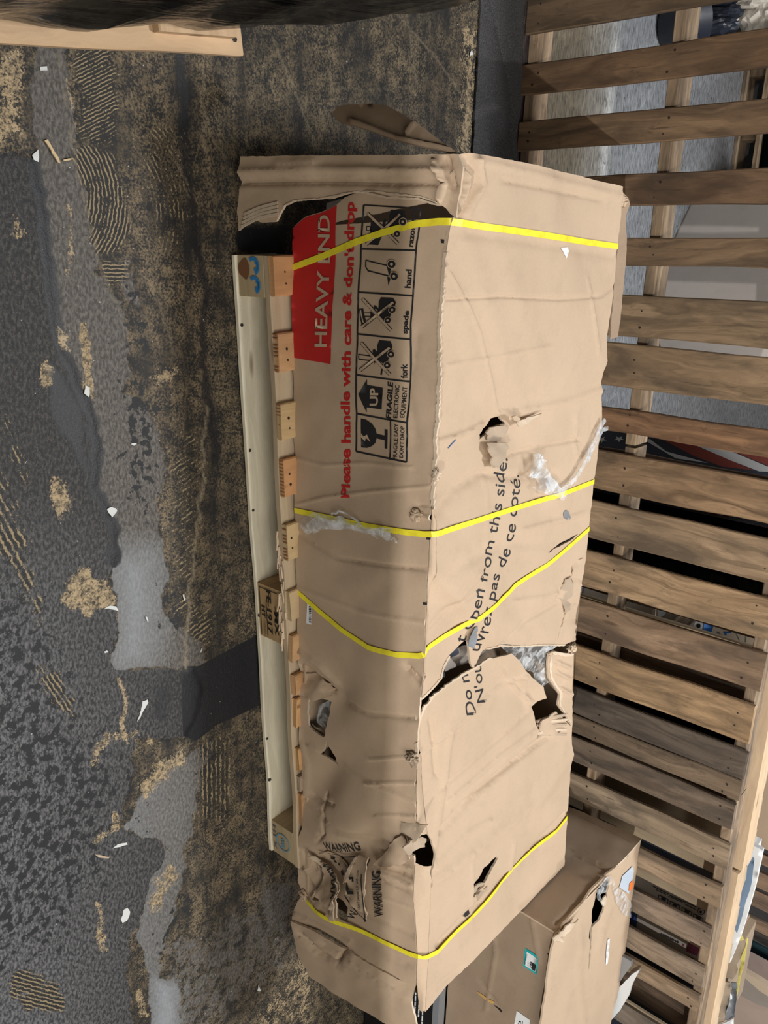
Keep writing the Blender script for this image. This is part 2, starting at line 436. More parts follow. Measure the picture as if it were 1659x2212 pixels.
def floor_mat():
    n = NT('worn_coated_plywood_floor'); tc = n.n('TexCoord').outputs['Object']
    A = n.n('SeparateColor', {0: n.n('Attribute', attribute_name='fa').outputs['Color']}); B = n.n('SeparateColor', {0: n.n('Attribute', attribute_name='fb').outputs['Color']})
    D = n.n('SeparateColor', {0: n.n('Attribute', attribute_name='fc').outputs['Color']})
    ph = n.n('Attribute', attribute_name='ph').outputs['Fac']
    grey, slate, blk = A.outputs[0], A.outputs[1], A.outputs[2]; yel, trd, lin = B.outputs[0], B.outputs[1], B.outputs[2]
    far, pale, flake = D.outputs[0], D.outputs[1], D.outputs[2]
    n1 = n.noise(tc, 26, 8, .72); n2 = n.noise(tc, 210, 5, .7); n3 = n.noise(tc, 7, 4); n4 = n.noise(n.mapv(tc, (60, 14, 1)), 6, 4, .7)
    sx = n.noise(n.mapv(tc, (18, 240, 1)), 1, 4, .65); sd = n.noise(n.n('Mapping', {'Vector': tc, 'Rotation': (0, 0, .6), 'Scale': (90, 170, 1)}).outputs[0], 1, 4, .6)
    # black coat worn through to brown wood
    wear = n.ramp(n.math('ADD', n.math('MULTIPLY', n2, .62), n.math('MULTIPLY', n1, .42)), .47, .60)
    lg = n.noise(n.mapv(tc, (2.2, 20, 1)), 1, 5, .65); wear = n.math('MULTIPLY', wear, n.ramp(n.math('ADD', n.math('MULTIPLY', n3, .5), n.math('MULTIPLY', lg, .5)), .36, .56))
    c = n.mix(wear, (.0085, .0085, .0085), n.mix(n3, (.17, .118, .064), (.26, .20, .12)))
    # grey primer
    gm = n.ramp(n.math('ADD', grey, n.math('MULTIPLY', n.math('SUBTRACT', n1, .5), .9)), .44, .54)
    gc = n.mix(n.ramp(sd, .40, .64), (.052, .045, .039), (.150, .135, .120)); gc = n.mix(n.math('MULTIPLY', n.ramp(n2, .62, .75), .6), gc, (.40, .38, .36))
    gc = n.mix(n.ramp(n1, .66, .72), gc, (.014, .014, .014)); gc = n.mix(pale, gc, n.mix(sd, (.15, .16, .17), (.34, .36, .385)))
    c = n.mix(gm, c, gc)
    # slate grey coat, scratched
    sm = n.ramp(n.math('ADD', slate, n.math('MULTIPLY', n.math('SUBTRACT', n1, .5), .25)), .46, .54)
    scol = n.mix(n.ramp(sd, .43, .62), (.0085, .008, .008), (.062, .056, .052)); scol = n.mix(n.math('MULTIPLY', n.ramp(n2, .58, .72), .8), scol, (.15, .14, .13)); scol = n.mix(n.ramp(n4, .50, .62), scol, (.016, .018, .022))
    scol = n.mix(n.math('MULTIPLY', pale, .75), scol, n.mix(n.ramp(sd, .40, .62), (.030, .032, .036), (.19, .19, .20)))
    c = n.mix(sm, c, scol)
    fk = n.ramp(n.math('ADD', flake, n.math('MULTIPLY', n.math('SUBTRACT', n.noise(tc, 46, 5, .6), .5), 2.6)), .46, .54); c = n.mix(fk, c, (.011, .012, .014))
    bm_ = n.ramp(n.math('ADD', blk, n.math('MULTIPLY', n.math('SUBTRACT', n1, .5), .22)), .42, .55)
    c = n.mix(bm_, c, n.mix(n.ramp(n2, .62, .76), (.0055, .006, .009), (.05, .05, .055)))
    # bare yellow wood
    ym = n.ramp(n.math('ADD', yel, n.math('ADD', n.math('MULTIPLY', n.math('SUBTRACT', n1, .5), 1.3), n.math('MULTIPLY', n.math('SUBTRACT', n2, .5), .9))), .46, .58)
    yc = n.mix(n.ramp(n.math('ADD', n.math('MULTIPLY', n2, .5), n.math('MULTIPLY', n.noise(tc, 62, 5, .7), .5)), .42, .56), (.03, .024, .017), n.mix(n3, (.36, .255, .13), (.46, .36, .23)))
    c = n.mix(ym, c, yc)
    # tyre tread bands
    tw = n.ramp(n.math('SINE', n.math('ADD', ph, n.math('ADD', n.math('MULTIPLY', n1, 5.0), n.math('MULTIPLY', n.noise(tc, 75, 3, .6), 7.0)))), .2, .8)
    tm = n.ramp(n.math('ADD', trd, n.math('ADD', n.math('MULTIPLY', n.math('SUBTRACT', n1, .5), 1.5), n.math('MULTIPLY', n.math('SUBTRACT', n2, .5), 1.0))), .45, .60)
    c = n.mix(tm, c, n.mix(tw, (.012, .011, .010), n.mix(n2, (.14, .105, .06), (.42, .325, .185))))
    lm = n.math('MULTIPLY', lin, n.ramp(n2, .30, .55))
    c = n.mix(lm, c, (.26, .21, .14))
    # the floor beyond the pallets: pale, dragged paint
    ft_ = n.n('Attribute', attribute_name='fd').outputs['Color']; sy = n.noise(n.mapv(tc, (26, 90, 1)), 1, 6, .7)
    fcol = n.mix(1.0, ft_, n.mix(n.ramp(sy, .34, .66), (.35, .34, .33), (1.5, 1.5, 1.5)), 'MULTIPLY'); fcol = n.mix(n.math('MULTIPLY', n.ramp(sx, .5, .68), .55), fcol, n.mix(1.0, ft_, (1.9, 1.95, 2.0), 'MULTIPLY')); fcol = n.mix(n.ramp(n.noise(tc, 34, 6, .7), .60, .68), fcol, (.035, .032, .03))
    c = n.mix(far, c, fcol)
    spk = n.ramp(n.noise(tc, 90, 2, .5), .755, .77); c = n.mix(n.math('MULTIPLY', spk, .7), c, (.55, .53, .50))
    r = n.math('ADD', n.math('MULTIPLY', bm_, -.2), n.math('ADD', .55, n.math('MULTIPLY', n2, .25)))
    hgt = n.math('ADD', n.math('MULTIPLY', n2, .5), n.math('ADD', n.math('MULTIPLY', sd, .4), n.math('MULTIPLY', n1, .6)))
    return n.end(n.bsdf(c, r, hgt, .45, .003))
FLOOR = floor_mat()

# ---------------------------------------------------------------- floor (wear marks and one painted shade patch, laid out in floor metres)
def build_floor():
    fx = np.concatenate([np.linspace(-14, -1.35, 14), np.arange(-1.3, 2.25, .0062), np.linspace(2.3, 14, 14)])
    fy = np.concatenate([np.linspace(-9, .40, 12), np.arange(.43, 2.62, .0062), np.arange(2.65, 6.5, .05), np.linspace(6.6, 14, 8)])
    X, Y = np.meshgrid(fx, fy, indexing='ij'); n1, n2 = X.shape
    W = np.stack([X.ravel(), Y.ravel(), np.zeros(X.size)], 1)
    q = project(W); infront = ((W-EYE)@Fv) > .2; q[~infront] = -5000
    near = (np.abs(q[:, 0]-800) < 1400) & (np.abs(q[:, 1]-1100) < 1700) & (W[:, 1] < 2.7)
    Q = q[near]
    jx = 6*fbm(Q[:, 0]/26, Q[:, 1]/26, 3); jy = 6*fbm(Q[:, 0]/26+40, Q[:, 1]/26+9, 3); Qj = Q+np.stack([jx, jy], 1)
    def fld(): return np.zeros(len(Q))
    def poly(pts, soft, jit=True, v=1.0):
        P = Qj if jit else Q; d = seg_dist(P, pts, True); d = np.where(inside(P, pts), d, -d)
        return np.clip(.5+d/(2*soft), 0, 1)*v
    def line(pts, wd, v=1.0, jit=True): return np.clip(1.3-seg_dist(Qj if jit else Q, pts)/wd, 0, 1)*v
    def U(*a):
        r = a[0]
        for b in a[1:]: r = np.maximum(r, b)
        return r
    G1 = [(85, 60), (135, 60), (150, 160), (165, 300), (185, 420), (195, 500), (215, 520), (205, 590), (225, 600), (245, 640), (275, 670), (275, 740), (280, 800), (270, 850), (330, 900), (350, 950), (360, 1020), (345, 1080), (350, 1180), (365, 1240), (345, 1290), (360, 1330), (440, 1390), (445, 1430), (400, 1440), (300, 1440), (245, 1455), (235, 1430), (250, 1380), (255, 1300), (240, 1230), (255, 1180), (250, 1120), (225, 1080), (210, 1060), (218, 960), (210, 910), (190, 880), (195, 850), (150, 760), (120, 690), (110, 560), (90, 420), (80, 320), (70, 200)]
    G2 = [(300, 1720), (330, 1680), (360, 1640), (400, 1630), (460, 1600), (450, 1640), (430, 1690), (420, 1750), (415, 1800), (400, 1830), (380, 1860), (350, 1820), (300, 1805), (265, 1790), (290, 1750)]
    G3 = [(355, 1830), (395, 1850), (400, 1900), (380, 1950), (370, 2000), (350, 2060), (345, 2110), (388, 2130), (388, 2260), (330, 2260), (325, 2150), (315, 2080), (300, 2020), (310, 1960), (325, 1900)]
    S1 = [(-900, 325), (0, 328), (35, 326), (75, 342), (85, 400), (100, 500), (112, 600), (120, 700), (150, 780), (190, 860), (212, 930), (214, 1000), (207, 1060), (235, 1100), (250, 1150), (250, 1200), (235, 1260), (250, 1310), (250, 1370), (235, 1420), (250, 1450), (420, 1442), (440, 1500), (400, 1590), (290, 1600), (285, 1700), (250, 1790), (350, 1822), (352, 1850), (330, 1900), (300, 2000), (275, 2040), (288, 2400), (-900, 2400)]
    B1 = [(395, 1440), (430, 1440), (560, 1370), (562, 1525), (470, 1567), (425, 1602), (396, 1590), (392, 1510)]
    grey = U(poly(G1, 14), poly(G2, 16), poly(G3, 16), poly([(215, 560), (300, 540), (300, 620), (330, 700), (270, 660)], 22, v=.62), poly([(330, 800), (420, 800), (430, 1500), (360, 1330)], 60, v=.27), poly([(330, 2000), (640, 1880), (660, 2100), (420, 2300), (300, 2250)], 60, v=.50), poly([(560, 1880), (660, 1890), (640, 2060), (520, 1990)], 40, v=.58))
    slate = poly(S1, 5)
    blk = U(poly(B1, 5, False), poly([(290, 1450), (400, 1440), (396, 1592), (310, 1590)], 40, v=.50), line([(75, 345), (95, 480), (110, 590), (125, 720), (150, 790), (200, 900), (212, 1000), (205, 1060), (245, 1130), (245, 1215)], 26, .62), poly([(80, 780), (120, 760), (190, 870), (205, 1000), (190, 1070), (150, 1000), (100, 900)], 30, v=.62), line([(392, 60), (400, 300), (420, 480), (445, 620), (440, 800), (470, 1000)], 22, .52), poly([(500, 480), (632, 470), (632, 560), (500, 560)], 20, v=.6))  # last patch paints the shade beside the pallet end into the black mask
    yel = U(poly([(0, 110), (50, 90), (65, 140), (60, 220), (45, 300), (-40, 330), (-80, 130)], 20, v=.62), poly([(172, 700), (190, 690), (200, 780), (205, 870), (190, 850), (178, 780)], 5), poly([(95, 1020), (120, 1020), (150, 1060), (170, 1085), (160, 1100), (125, 1130), (110, 1090)], 18, v=.72), poly([(168, 1222), (190, 1230), (215, 1250), (240, 1250), (250, 1305), (235, 1312), (190, 1335), (160, 1315), (130, 1300), (140, 1262)], 14, v=.8),
            poly([(300, 1700), (330, 1650), (390, 1615), (412, 1640), (370, 1680), (340, 1690), (310, 1745)], 14, v=.75), poly([(310, 812), (340, 800), (390, 785), (398, 800), (360, 830), (345, 842)], 12, v=.68), poly([(315, 1955), (335, 1900), (360, 1855), (398, 1880), (390, 1900), (370, 1920), (360, 1960), (330, 1985)], 14, v=.62), poly([(78, 800), (100, 762), (118, 790), (112, 832), (85, 848)], 10, v=.66), line([(262, 1470), (266, 1500), (268, 1560), (272, 1610)], 9, .62), line([(150, 440), (158, 520), (150, 590)], 14, .55), line([(145, 170), (160, 250), (165, 330)], 8, .5), poly([(120, 690), (150, 730), (155, 765), (130, 760)], 10, v=.66), line([(200, 1650), (225, 1600), (300, 1585), (330, 1605)], 16, .52), line([(210, 1810), (250, 1790), (245, 1760)], 16, .55), line([(215, 1960), (222, 2050)], 14, .55), poly([(520, 2300), (560, 2180), (610, 2130), (650, 2070), (690, 2090), (640, 2212)], 24, v=.62), poly([(1000, 60), (1038, 60), (1026, 335), (980, 340), (1000, 200)], 16, False, .60), line([(1010, 60), (1000, 200), (1005, 340)], 12, .5), line([(300, 2150), (310, 2190)], 20, .6), line([(30, 460), (50, 500), (20, 520)], 14, .55))
    t = [(poly([(150, 330), (190, 300), (250, 330), (275, 420), (285, 500), (262, 545), (230, 560), (198, 540), (185, 470), (170, 400)], 12, v=.64), np.hypot(Q[:, 0]-40, Q[:, 1]-430)/8.6*6.28),
         (poly([(150, 60), (260, 60), (260, 320), (160, 320)], 20, v=.58), (Q[:, 1]+.5*Q[:, 0])/9*6.28),
         (poly([(215, 560), (290, 555), (285, 615), (225, 625)], 12, v=.66), Q[:, 1]/8.5*6.28),
         (poly([(270, 250), (430, 250), (430, 660), (330, 560), (290, 480)], 40, v=.42), np.hypot(Q[:, 0]-120, Q[:, 1]-470)/9.5*6.28),
         (poly([(15, 2105), (60, 2090), (135, 2130), (142, 2150), (140, 2195), (60, 2182), (25, 2152)], 12, v=.72), (Q[:, 1]-.28*Q[:, 0])/9*6.28),
         (poly([(-60, 960), (10, 1000), (70, 1180), (110, 1330), (80, 1350), (20, 1240), (-60, 1150)], 24, v=.60), (Q[:, 0]*.55-Q[:, 1]*.3)/9*6.28),
         (poly([(60, 1420), (120, 1440), (185, 1540), (160, 1565), (90, 1500)], 18, v=.60), (Q[:, 0]*.75-Q[:, 1]*.5)/9*6.28),
         (poly([(-30, 830), (20, 870), (80, 1050), (50, 1080)], 20, v=.50), (Q[:, 0]*.75-Q[:, 1]*.4)/9*6.28),
         (poly([(350, 920), (460, 920), (430, 1420), (360, 1350)], 34, v=.46), (Q[:, 0]*.55+Q[:, 1]*.8)/9.5*6.28),
         (poly([(415, 1600), (512, 1580), (505, 1770), (420, 1790)], 20, v=.52), Q[:, 0]/9.5*6.28),
         (poly([(400, 1290), (470, 1320), (470, 1400), (390, 1390)], 18, v=.52), (Q[:, 1]*.8+Q[:, 0]*.6)/9*6.28)]
    trd = fld(); ph = fld()
    for m, p in t:
        k = m > trd; trd = np.where(k, m, trd); ph = np.where(k, p, ph)
    lin = U(line([(447, 880), (441, 1000), (430, 1120), (416, 1250), (405, 1360), (398, 1440)], 3.4, .9), line([(125, 100), (160, 330), (215, 560), (270, 700)], 1.8, .5, False), line([(310, 590), (340, 640), (380, 770)], 4, .4), line([(590, 80), (640, 200), (690, 330)], 2.4, .45, False), line([(850, 20), (940, 120), (1010, 220)], 2.4, .5, False), line([(880, 30), (905, 190)], 2.2, .5, False), line([(440, 140), (445, 330)], 4, .5), line([(735, 190), (800, 195), (905, 185), (925, 165)], 2.4, .4, False), line([(395, 360), (410, 420)], 3, .5))
    pale = U(poly([(250, 1200), (330, 1200), (335, 1290), (330, 1340), (320, 1430), (245, 1445), (255, 1330)], 60), poly([(330, 2110), (386, 2130), (386, 2300), (330, 2300)], 24), poly([(-900, 1000), (120, 1250), (260, 1650), (240, 2000), (280, 2400), (-900, 2400)], 190, v=.95), poly([(270, 1690), (340, 1700), (410, 1720), (380, 1850), (300, 1800)], 60, v=.3))
    flake = U(poly([(-900, 1250), (40, 1180), (110, 1330), (200, 1560), (300, 1640), (280, 1780), (200, 1980), (110, 2080), (-900, 2240)], 90, v=.46), poly([(250, 830), (300, 800), (340, 850), (345, 1000), (320, 1110), (290, 1090), (270, 930)], 30, v=.52), poly([(345, 1270), (400, 1290), (420, 1390), (360, 1350)], 24, v=.5), poly([(380, 1930), (420, 1940), (360, 2060), (330, 2050)], 20, v=.45), poly([(250, 600), (300, 620), (340, 760), (300, 800), (270, 700)], 24, v=.45))
    N = len(W)
    wy = W[:, 1]+.03*fbm(W[:, 0]*3, W[:, 1]*3, 3); ys_ = [2.4, 2.62, 2.66, 2.85, 2.95, 3.06, 3.09, 3.12, 3.20, 3.5, 3.9, 4.3, 4.8, 9]
    cs_ = np.array([(.075, .058, .062), (.085, .066, .07), (.13, .105, .07), (.14, .115, .08), (.22, .20, .17), (.22, .21, .19), (.5, .5, .49), (.20, .205, .21), (.21, .22, .235), (.20, .21, .225), (.17, .175, .185), (.14, .14, .145), (.10, .10, .105), (.09, .09, .09)])
    FD = np.stack([np.interp(wy, ys_, cs_[:, k]) for k in range(3)]+[np.ones(N)], 1)
    def full(a, d=0.0):
        r = np.full(N, d); r[near] = a; return r
    far = np.clip((W[:, 1]-2.46)/.04, 0, 1)
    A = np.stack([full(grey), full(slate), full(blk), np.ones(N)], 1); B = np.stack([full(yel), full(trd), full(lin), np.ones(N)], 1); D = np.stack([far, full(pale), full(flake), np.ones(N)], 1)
    z = np.zeros(N); z[near] = .0026*np.clip(slate*1.0, 0, 1)*(1-np.clip((yel-.4)*3, 0, 1))+.0012*grey-.003
    W[:, 2] = np.minimum(z, 0)
    idx = np.arange(N).reshape(n1, n2)
    F = np.stack([idx[:-1, :-1].ravel(), idx[1:, :-1].ravel(), idx[1:, 1:].ravel(), idx[:-1, 1:].ravel()], 1)
    me = bpy.data.meshes.new('floor'); me.vertices.add(N); me.vertices.foreach_set('co', W.ravel().astype(np.float32))
    me.loops.add(F.size); me.loops.foreach_set('vertex_index', F.ravel().astype(np.int32)); me.polygons.add(len(F))
    me.polygons.foreach_set('loop_start', np.arange(0, F.size, 4, dtype=np.int32)); me.update(calc_edges=True)
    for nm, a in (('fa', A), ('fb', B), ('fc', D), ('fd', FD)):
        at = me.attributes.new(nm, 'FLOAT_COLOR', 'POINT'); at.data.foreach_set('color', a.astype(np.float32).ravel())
    at = me.attributes.new('ph', 'FLOAT', 'POINT'); at.data.foreach_set('value', full(ph).astype(np.float32))
    me.polygons.foreach_set('use_smooth', np.ones(len(F), bool)); me.materials.append(FLOOR)
    o = put('floor', me, None); o['kind'] = 'structure'; return o
build_floor()
def structure_slab(name, x0, x1, y0, y1, z0, z1, mat):
    o = mesh(name, [(x, y, z) for x in (x0, x1) for y in (y0, y1) for z in (z0, z1)], [[0, 1, 3, 2], [4, 6, 7, 5], [0, 4, 5, 1], [2, 3, 7, 6], [0, 2, 6, 4], [1, 5, 7, 3]], mat, None, None, False); o['kind'] = 'structure'; return o
structure_slab('shadow_blocker', -5, 5, -1.5, -1.38, 0, 2.12, plain('blocker_grey', (.30, .29, .27), .9))  # unseen slab added behind the camera to shade the lower box front

# ---------------------------------------------------------------- the torn box: surfaces
ZX = [-.4, -.083, .113, .3, .5, .72, .957, 1.211, 1.479, 1.712, 1.877, 2.2]; ZZ = [.603, .601, .594, .586, .581, .574, .564, .560, .570, .584, .600, .612]
def top_base(q):
    d = ray(q); z = np.full(len(d), .58)
    for _ in range(6):
        P = EYE + d*((z-CAMH)/d[:, 2])[:, None]; z = np.interp(P[:, 0], ZX, ZZ)
    P[:, 2] = z; return P
def front_base(q):
    d = ray(q); t = 1.36/(d[:, 1]-.02*d[:, 0]); return EYE + d*t[:, None]
FN = (.02, -.9998, 0)
FR = Surf(front_base, FN,
    dents=[(725, 1500, 45, 60, 0, -.022), (760, 1760, 70, 90, .3, .016), (700, 1690, 40, 70, .5, -.020), (700, 1890, 46, 50, 0, -.045), (800, 1830, 60, 36, -.5, -.028), (690, 2040, 60, 40, .3, -.016), (840, 1230, 90, 120, 0, .010), (800, 700, 160, 260, 0, .006), (870, 1870, 30, 30, 0, -.012), (655, 1470, 22, 26, 0, -.02), (790, 1450, 60, 90, 0, .010)],
    creases=[([(640, 1150), (730, 1206), (790, 1214), (930, 1230)], 6, -.004), ([(648, 1440), (740, 1520), (800, 1543), (905, 1552)], 7, -.004), ([(645, 1405), (690, 1440), (720, 1480)], 6, .006), ([(650, 1440), (690, 1470), (710, 1500)], 5, -.007), ([(665, 1610), (780, 1680), (900, 1735)], 6, .003), ([(655, 1730), (730, 1790), (830, 1830)], 7, -.006), ([(700, 1720), (697, 1760), (705, 1800), (690, 1815)], 4, -.006), ([(668, 1720), (690, 1735), (722, 1738)], 4, -.006), ([(800, 1640), (905, 1632)], 5, .003), ([(790, 1690), (905, 1690)], 5, .003), ([(815, 1760), (900, 1765)], 5, .003),
             ([(812, 1860), (880, 1880)], 4, .004), ([(815, 1872), (886, 1897)], 4, -.005), ([(818, 1885), (888, 1915)], 4, .004), ([(822, 1900), (890, 1930)], 4, -.004), ([(815, 1845), (870, 1862)], 4, -.004), ([(770, 1965), (890, 2020)], 6, -.003), ([(745, 2010), (880, 2085)], 10, -.006), ([(830, 1940), (893, 1962)], 5, .002), ([(636, 1975), (700, 2010), (750, 2040)], 6, .006), ([(640, 990), (700, 1005), (790, 1000), (890, 1010)], 5, .002), ([(640, 1090), (700, 1075), (810, 1060), (930, 1050)], 5, .0025), ([(640, 1270), (780, 1320), (920, 1345)], 6, .002), ([(900, 1090), (935, 1095)], 3, -.004), ([(902, 1110), (932, 1120)], 4, .006), ([(880, 1440), (905, 1470)], 6, -.012),
             ([(655, 1880), (680, 1925), (720, 1950)], 7, .010), ([(700, 1850), (735, 1880), (745, 1910)], 6, -.014), ([(655, 1840), (665, 1890)], 6, -.010), ([(900, 720), (880, 850), (900, 960)], 12, -.004), ([(640, 1560), (660, 1650), (655, 1720)], 6, .003)], wob=.0028, wl=70)
TP = Surf(top_base, (0, 0, 1),
    dents=[(1120, 1480, 70, 90, .3, -.020), (985, 1430, 50, 40, .5, -.012), (1180, 1380, 50, 50, 0, .012), (1075, 935, 26, 40, .3, -.012), (1000, 400, 26, 50, .2, .010), (1150, 1140, 70, 60, 0, .006), (1000, 1560, 60, 60, 0, .010), (1010, 1180, 60, 90, .4, .008), (1130, 1250, 60, 60, .4, -.008), (1000, 1900, 80, 120, .5, .008), (1180, 1480, 40, 60, 0, -.016), (1105, 1020, 40, 50, 0, .006), (965, 2120, 30, 60, 0, -.006)],
    creases=[([(985, 590), (1020, 660), (1045, 720), (1080, 860), (1092, 898)], 4, .0022), ([(975, 648), (1080, 640), (1200, 646), (1300, 640), (1326, 620)], 5, -.0035), ([(985, 792), (1060, 776), (1180, 748)], 6, .002), ([(1095, 898), (1160, 884), (1230, 868), (1300, 842)], 9, .007), ([(950, 960), (1010, 942), (1062, 918)], 7, .005), ([(1065, 1000), (1110, 985), (1180, 962), (1248, 948)], 6, -.004), ([(1245, 905), (1240, 960), (1244, 980)], 5, .005),
             ([(948, 1112), (990, 1060), (1050, 1025), (1110, 1032), (1200, 1028)], 10, -.008), ([(945, 1262), (990, 1222), (1050, 1192), (1110, 1172), (1190, 1178)], 13, -.006), ([(935, 1335), (985, 1292), (1035, 1235)], 7, .0035), ([(925, 1378), (980, 1315), (1035, 1270)], 5, -.004), ([(1080, 1395), (1135, 1340), (1205, 1300), (1212, 1268)], 5, -.004), ([(1130, 1146), (1190, 1130), (1262, 1108)], 6, .004), ([(1110, 1300), (1180, 1290), (1228, 1275)], 6, .003), ([(1052, 1180), (1060, 1090), (1055, 1020)], 5, .001),
             ([(975, 345), (1000, 382), (992, 440), (978, 470)], 11, .017), ([(1008, 338), (1022, 390), (1002, 450), (990, 475)], 10, -.014), ([(985, 338), (985, 400), (975, 440)], 7, -.016), ([(1030, 345), (1040, 400), (1015, 460)], 8, .006), ([(1020, 345), (1150, 376), (1340, 424)], 9, .004), ([(1090, 390), (1200, 410), (1300, 430)], 8, -.003), ([(1000, 500), (1150, 523), (1330, 552)], 12, -.004), ([(1270, 600), (1290, 760)], 5, .003),
             ([(932, 1630), (1000, 1570), (1090, 1500), (1165, 1462)], 5, .004), ([(965, 1708), (1060, 1625), (1170, 1535)], 5, -.004), ([(975, 1735), (1085, 1640), (1168, 1580)], 5, .005), ([(985, 1755), (1095, 1668), (1190, 1596)], 5, -.004), ([(955, 1800), (1040, 1712), (1130, 1640), (1185, 1592)], 8, -.007), ([(985, 1590), (972, 1690), (948, 1800), (930, 1870)], 6, .005), ([(940, 1560), (950, 1610), (955, 1680)], 6, -.006), ([(1236, 1625), (1160, 1735), (1030, 1832), (930, 1905)], 11, .009), ([(1222, 1758), (1120, 1868), (1000, 1982), (945, 2045)], 8, -.007), ([(1110, 1450), (1140, 1500), (1168, 1525)], 6, .005), ([(1150, 1470), (1160, 1540)], 6, .004),
             ([(1205, 1430), (1236, 1445)], 4, .006), ([(1210, 1455), (1237, 1470)], 4, .006), ([(1218, 1490), (1237, 1500)], 4, .006), ([(1015, 1840), (1017, 1990)], 5, .002), ([(1110, 1820), (1100, 1880)], 4, .004), ([(940, 1870), (1010, 1800), (1060, 1770)], 6, .004), ([(930, 2150), (1000, 2090)], 6, -.004)], wob=.0016, wl=110,
    folds=[((1236, 1625), (930, 1905), -.00013, 170), ((1190, 1178), (945, 1262), -.00016, 70), ((1200, 1028), (950, 1112), -.00014, 50), ((1298, 842), (1090, 900), .00012, 60), ((1300, 640), (975, 648), -.00006, 90), ((1165, 1462), (932, 1630), .00010, 60)])
BOXY0 = float(np.mean(top_base(np.array([(1283., 1040.)]))[:, 1]))

tvbox = thing('cardboard_box', 'huge battered tan cardboard box bound by yellow straps, upside down on a pallet', 'box', (.85, 1.72, .147))
# front panel (with the tear along the left and the crushed holes)
Ftop = [(972, 470), (966, 520), (958, 560), (950, 700), (942, 900), (930, 1100), (922, 1300), (912, 1450), (903, 1600), (898, 1700), (897, 1800), (884, 1812), (876, 1830), (880, 1846), (890, 1852), (890, 1900), (896, 2000), (900, 2065), (898, 2120), (896, 2132)]
Fleft = [(985, 425), (900, 405), (800, 405), (781, 414), (746, 427), (730, 441), (711, 452), (690, 460), (662, 467), (644, 480), (632, 492)]
Fbot = [(633, 640), (635, 900), (637, 1100), (641, 1300), (644, 1500), (649, 1650), (653, 1790), (640, 1822), (641, 1909), (650, 1935), (640, 1950), (631, 1972), (627, 1990)]
Fbr = [(690, 2018), (753, 2054), (820, 2092)]
H1 = C(.3496, 480, 1500, [(527, 22), (548, 12), (650, 60), (640, 160), (626, 268), (590, 250), (532, 200), (526, 100)])
H1b = C(.3496, 480, 1500, [(640, 292), (655, 330), (690, 400), (697, 462), (660, 420), (635, 395), (602, 372), (628, 330)])
H3 = [(722, 1942), (738, 1948), (750, 1962), (751, 1994), (736, 1988), (727, 1978)]
H3b = [(671, 1882), (680, 1872), (684, 1898), (688, 1918), (676, 1902)]
front = sheet('front_panel', Fleft[::-1]+[(632, 500)]+Fbot+Fbr+Ftop[::-1], FR, CARDS, tvbox, [H1, H1b, H3, H3b], th=.006, step=15, jag=.5)
front['label'] = 'front panel with red HEAVY END print and handling symbols'
# torn corrugated lip along the top edge of the front panel
lipP = [(962, 545), (957, 600), (951, 690), (948, 800), (944, 900), (940, 960), (936, 1040), (932, 1100)]
lp = dens(lipP, 5, False, 1.6); lq = [(x+rng.uniform(5, 8), y) for x, y in lp]
sheet('torn_lip', lp+lq[::-1], FR, [CARD_E, CARD_E], front, th=.005, step=0, bstep=5, off=.004, jag=.8)
# chamfered edge between front and top
bandL = [(974, 470), (968, 520), (961, 560), (952, 700), (944, 900), (932, 1100), (924, 1300), (914, 1450), (905, 1600), (900, 1700), (898, 1800), (892, 1880), (893, 1940), (898, 2000), (902, 2065), (900, 2130), (905, 2182)]
bandT = [(985, 473), (981, 520), (977, 560), (972, 700), (962, 900), (950, 1100), (938, 1300), (930, 1450), (920, 1560), (925, 1650), (927, 1750), (930, 1800), (928, 1900), (926, 2000), (926, 2065), (922, 2130), (918, 2185)]
def ruled(name, a, b, mats, parent, n=90, sk=None):
    a = np.array(a); b = np.array(b); ya = a[:, 1]; ys = np.linspace(ya[0], ya[-1], n)
    A = np.stack([np.interp(ys, ya, a[:, 0]), ys], 1); Bq = np.stack([np.interp(ys, b[:, 1], b[:, 0]), ys], 1)
    PA = FR(A, -.001); PB = TP(Bq, -.001); V = []; F = []
    for i in range(n):
        for k in range(5):
            t = k/4; p = PA[i]*(1-t)+PB[i]*t; bulge = .006*math.sin(math.pi*t)*(.6+.8*vnoise(np.array([ys[i]/30]), np.array([k*.7]))[0]); V.append(p+np.array([0, -.7, .7])*bulge)
    for i in range(n-1):
        if sk and any(s0 < ys[i] < s1 for s0, s1 in sk): continue
        for k in range(4): F.append([i*5+k, i*5+k+1, i*5+k+6, i*5+k+5])
    return mesh(name, V, F, mats, parent)
ruled('folded_edge', bandL, bandT, CARD, tvbox, 110, [(1500, 1622), (1796, 1858)])
# top panel, upper piece
Tfront1 = [(x-1, y) for x, y in bandT if y < 1500]
T1low = [(912, 1568), (914, 1522), (935, 1500), (964, 1470), (971, 1451), (990, 1422), (1003, 1405), (1019, 1386), (1024, 1392), (1033, 1440), (1039, 1452), (1048, 1432), (1056, 1409), (1081, 1394), (1090, 1391), (1130, 1394), (1175, 1390), (1218, 1391), (1239, 1383)]
Tback1 = [(1243, 1330), (1250, 1300), (1262, 1230), (1268, 1180), (1272, 1140), (1283, 1040), (1290, 1000), (1300, 900), (1298, 845), (1297, 825), (1303, 800), (1312, 780), (1312, 730), (1328, 620), (1335, 535), (1340, 480), (1345, 403)]
Tend = [(1250, 378), (1150, 355), (1060, 338), (1015, 330), (992, 334)]
H4 = [(1094, 901), (1109, 917), (1085, 928), (1076, 940), (1068, 946), (1056, 953), (1056, 942), (1073, 925), (1082, 907)]
H5 = [(1184, 1195), (1205, 1176), (1234, 1160), (1250, 1153), (1238, 1163), (1207, 1181)]
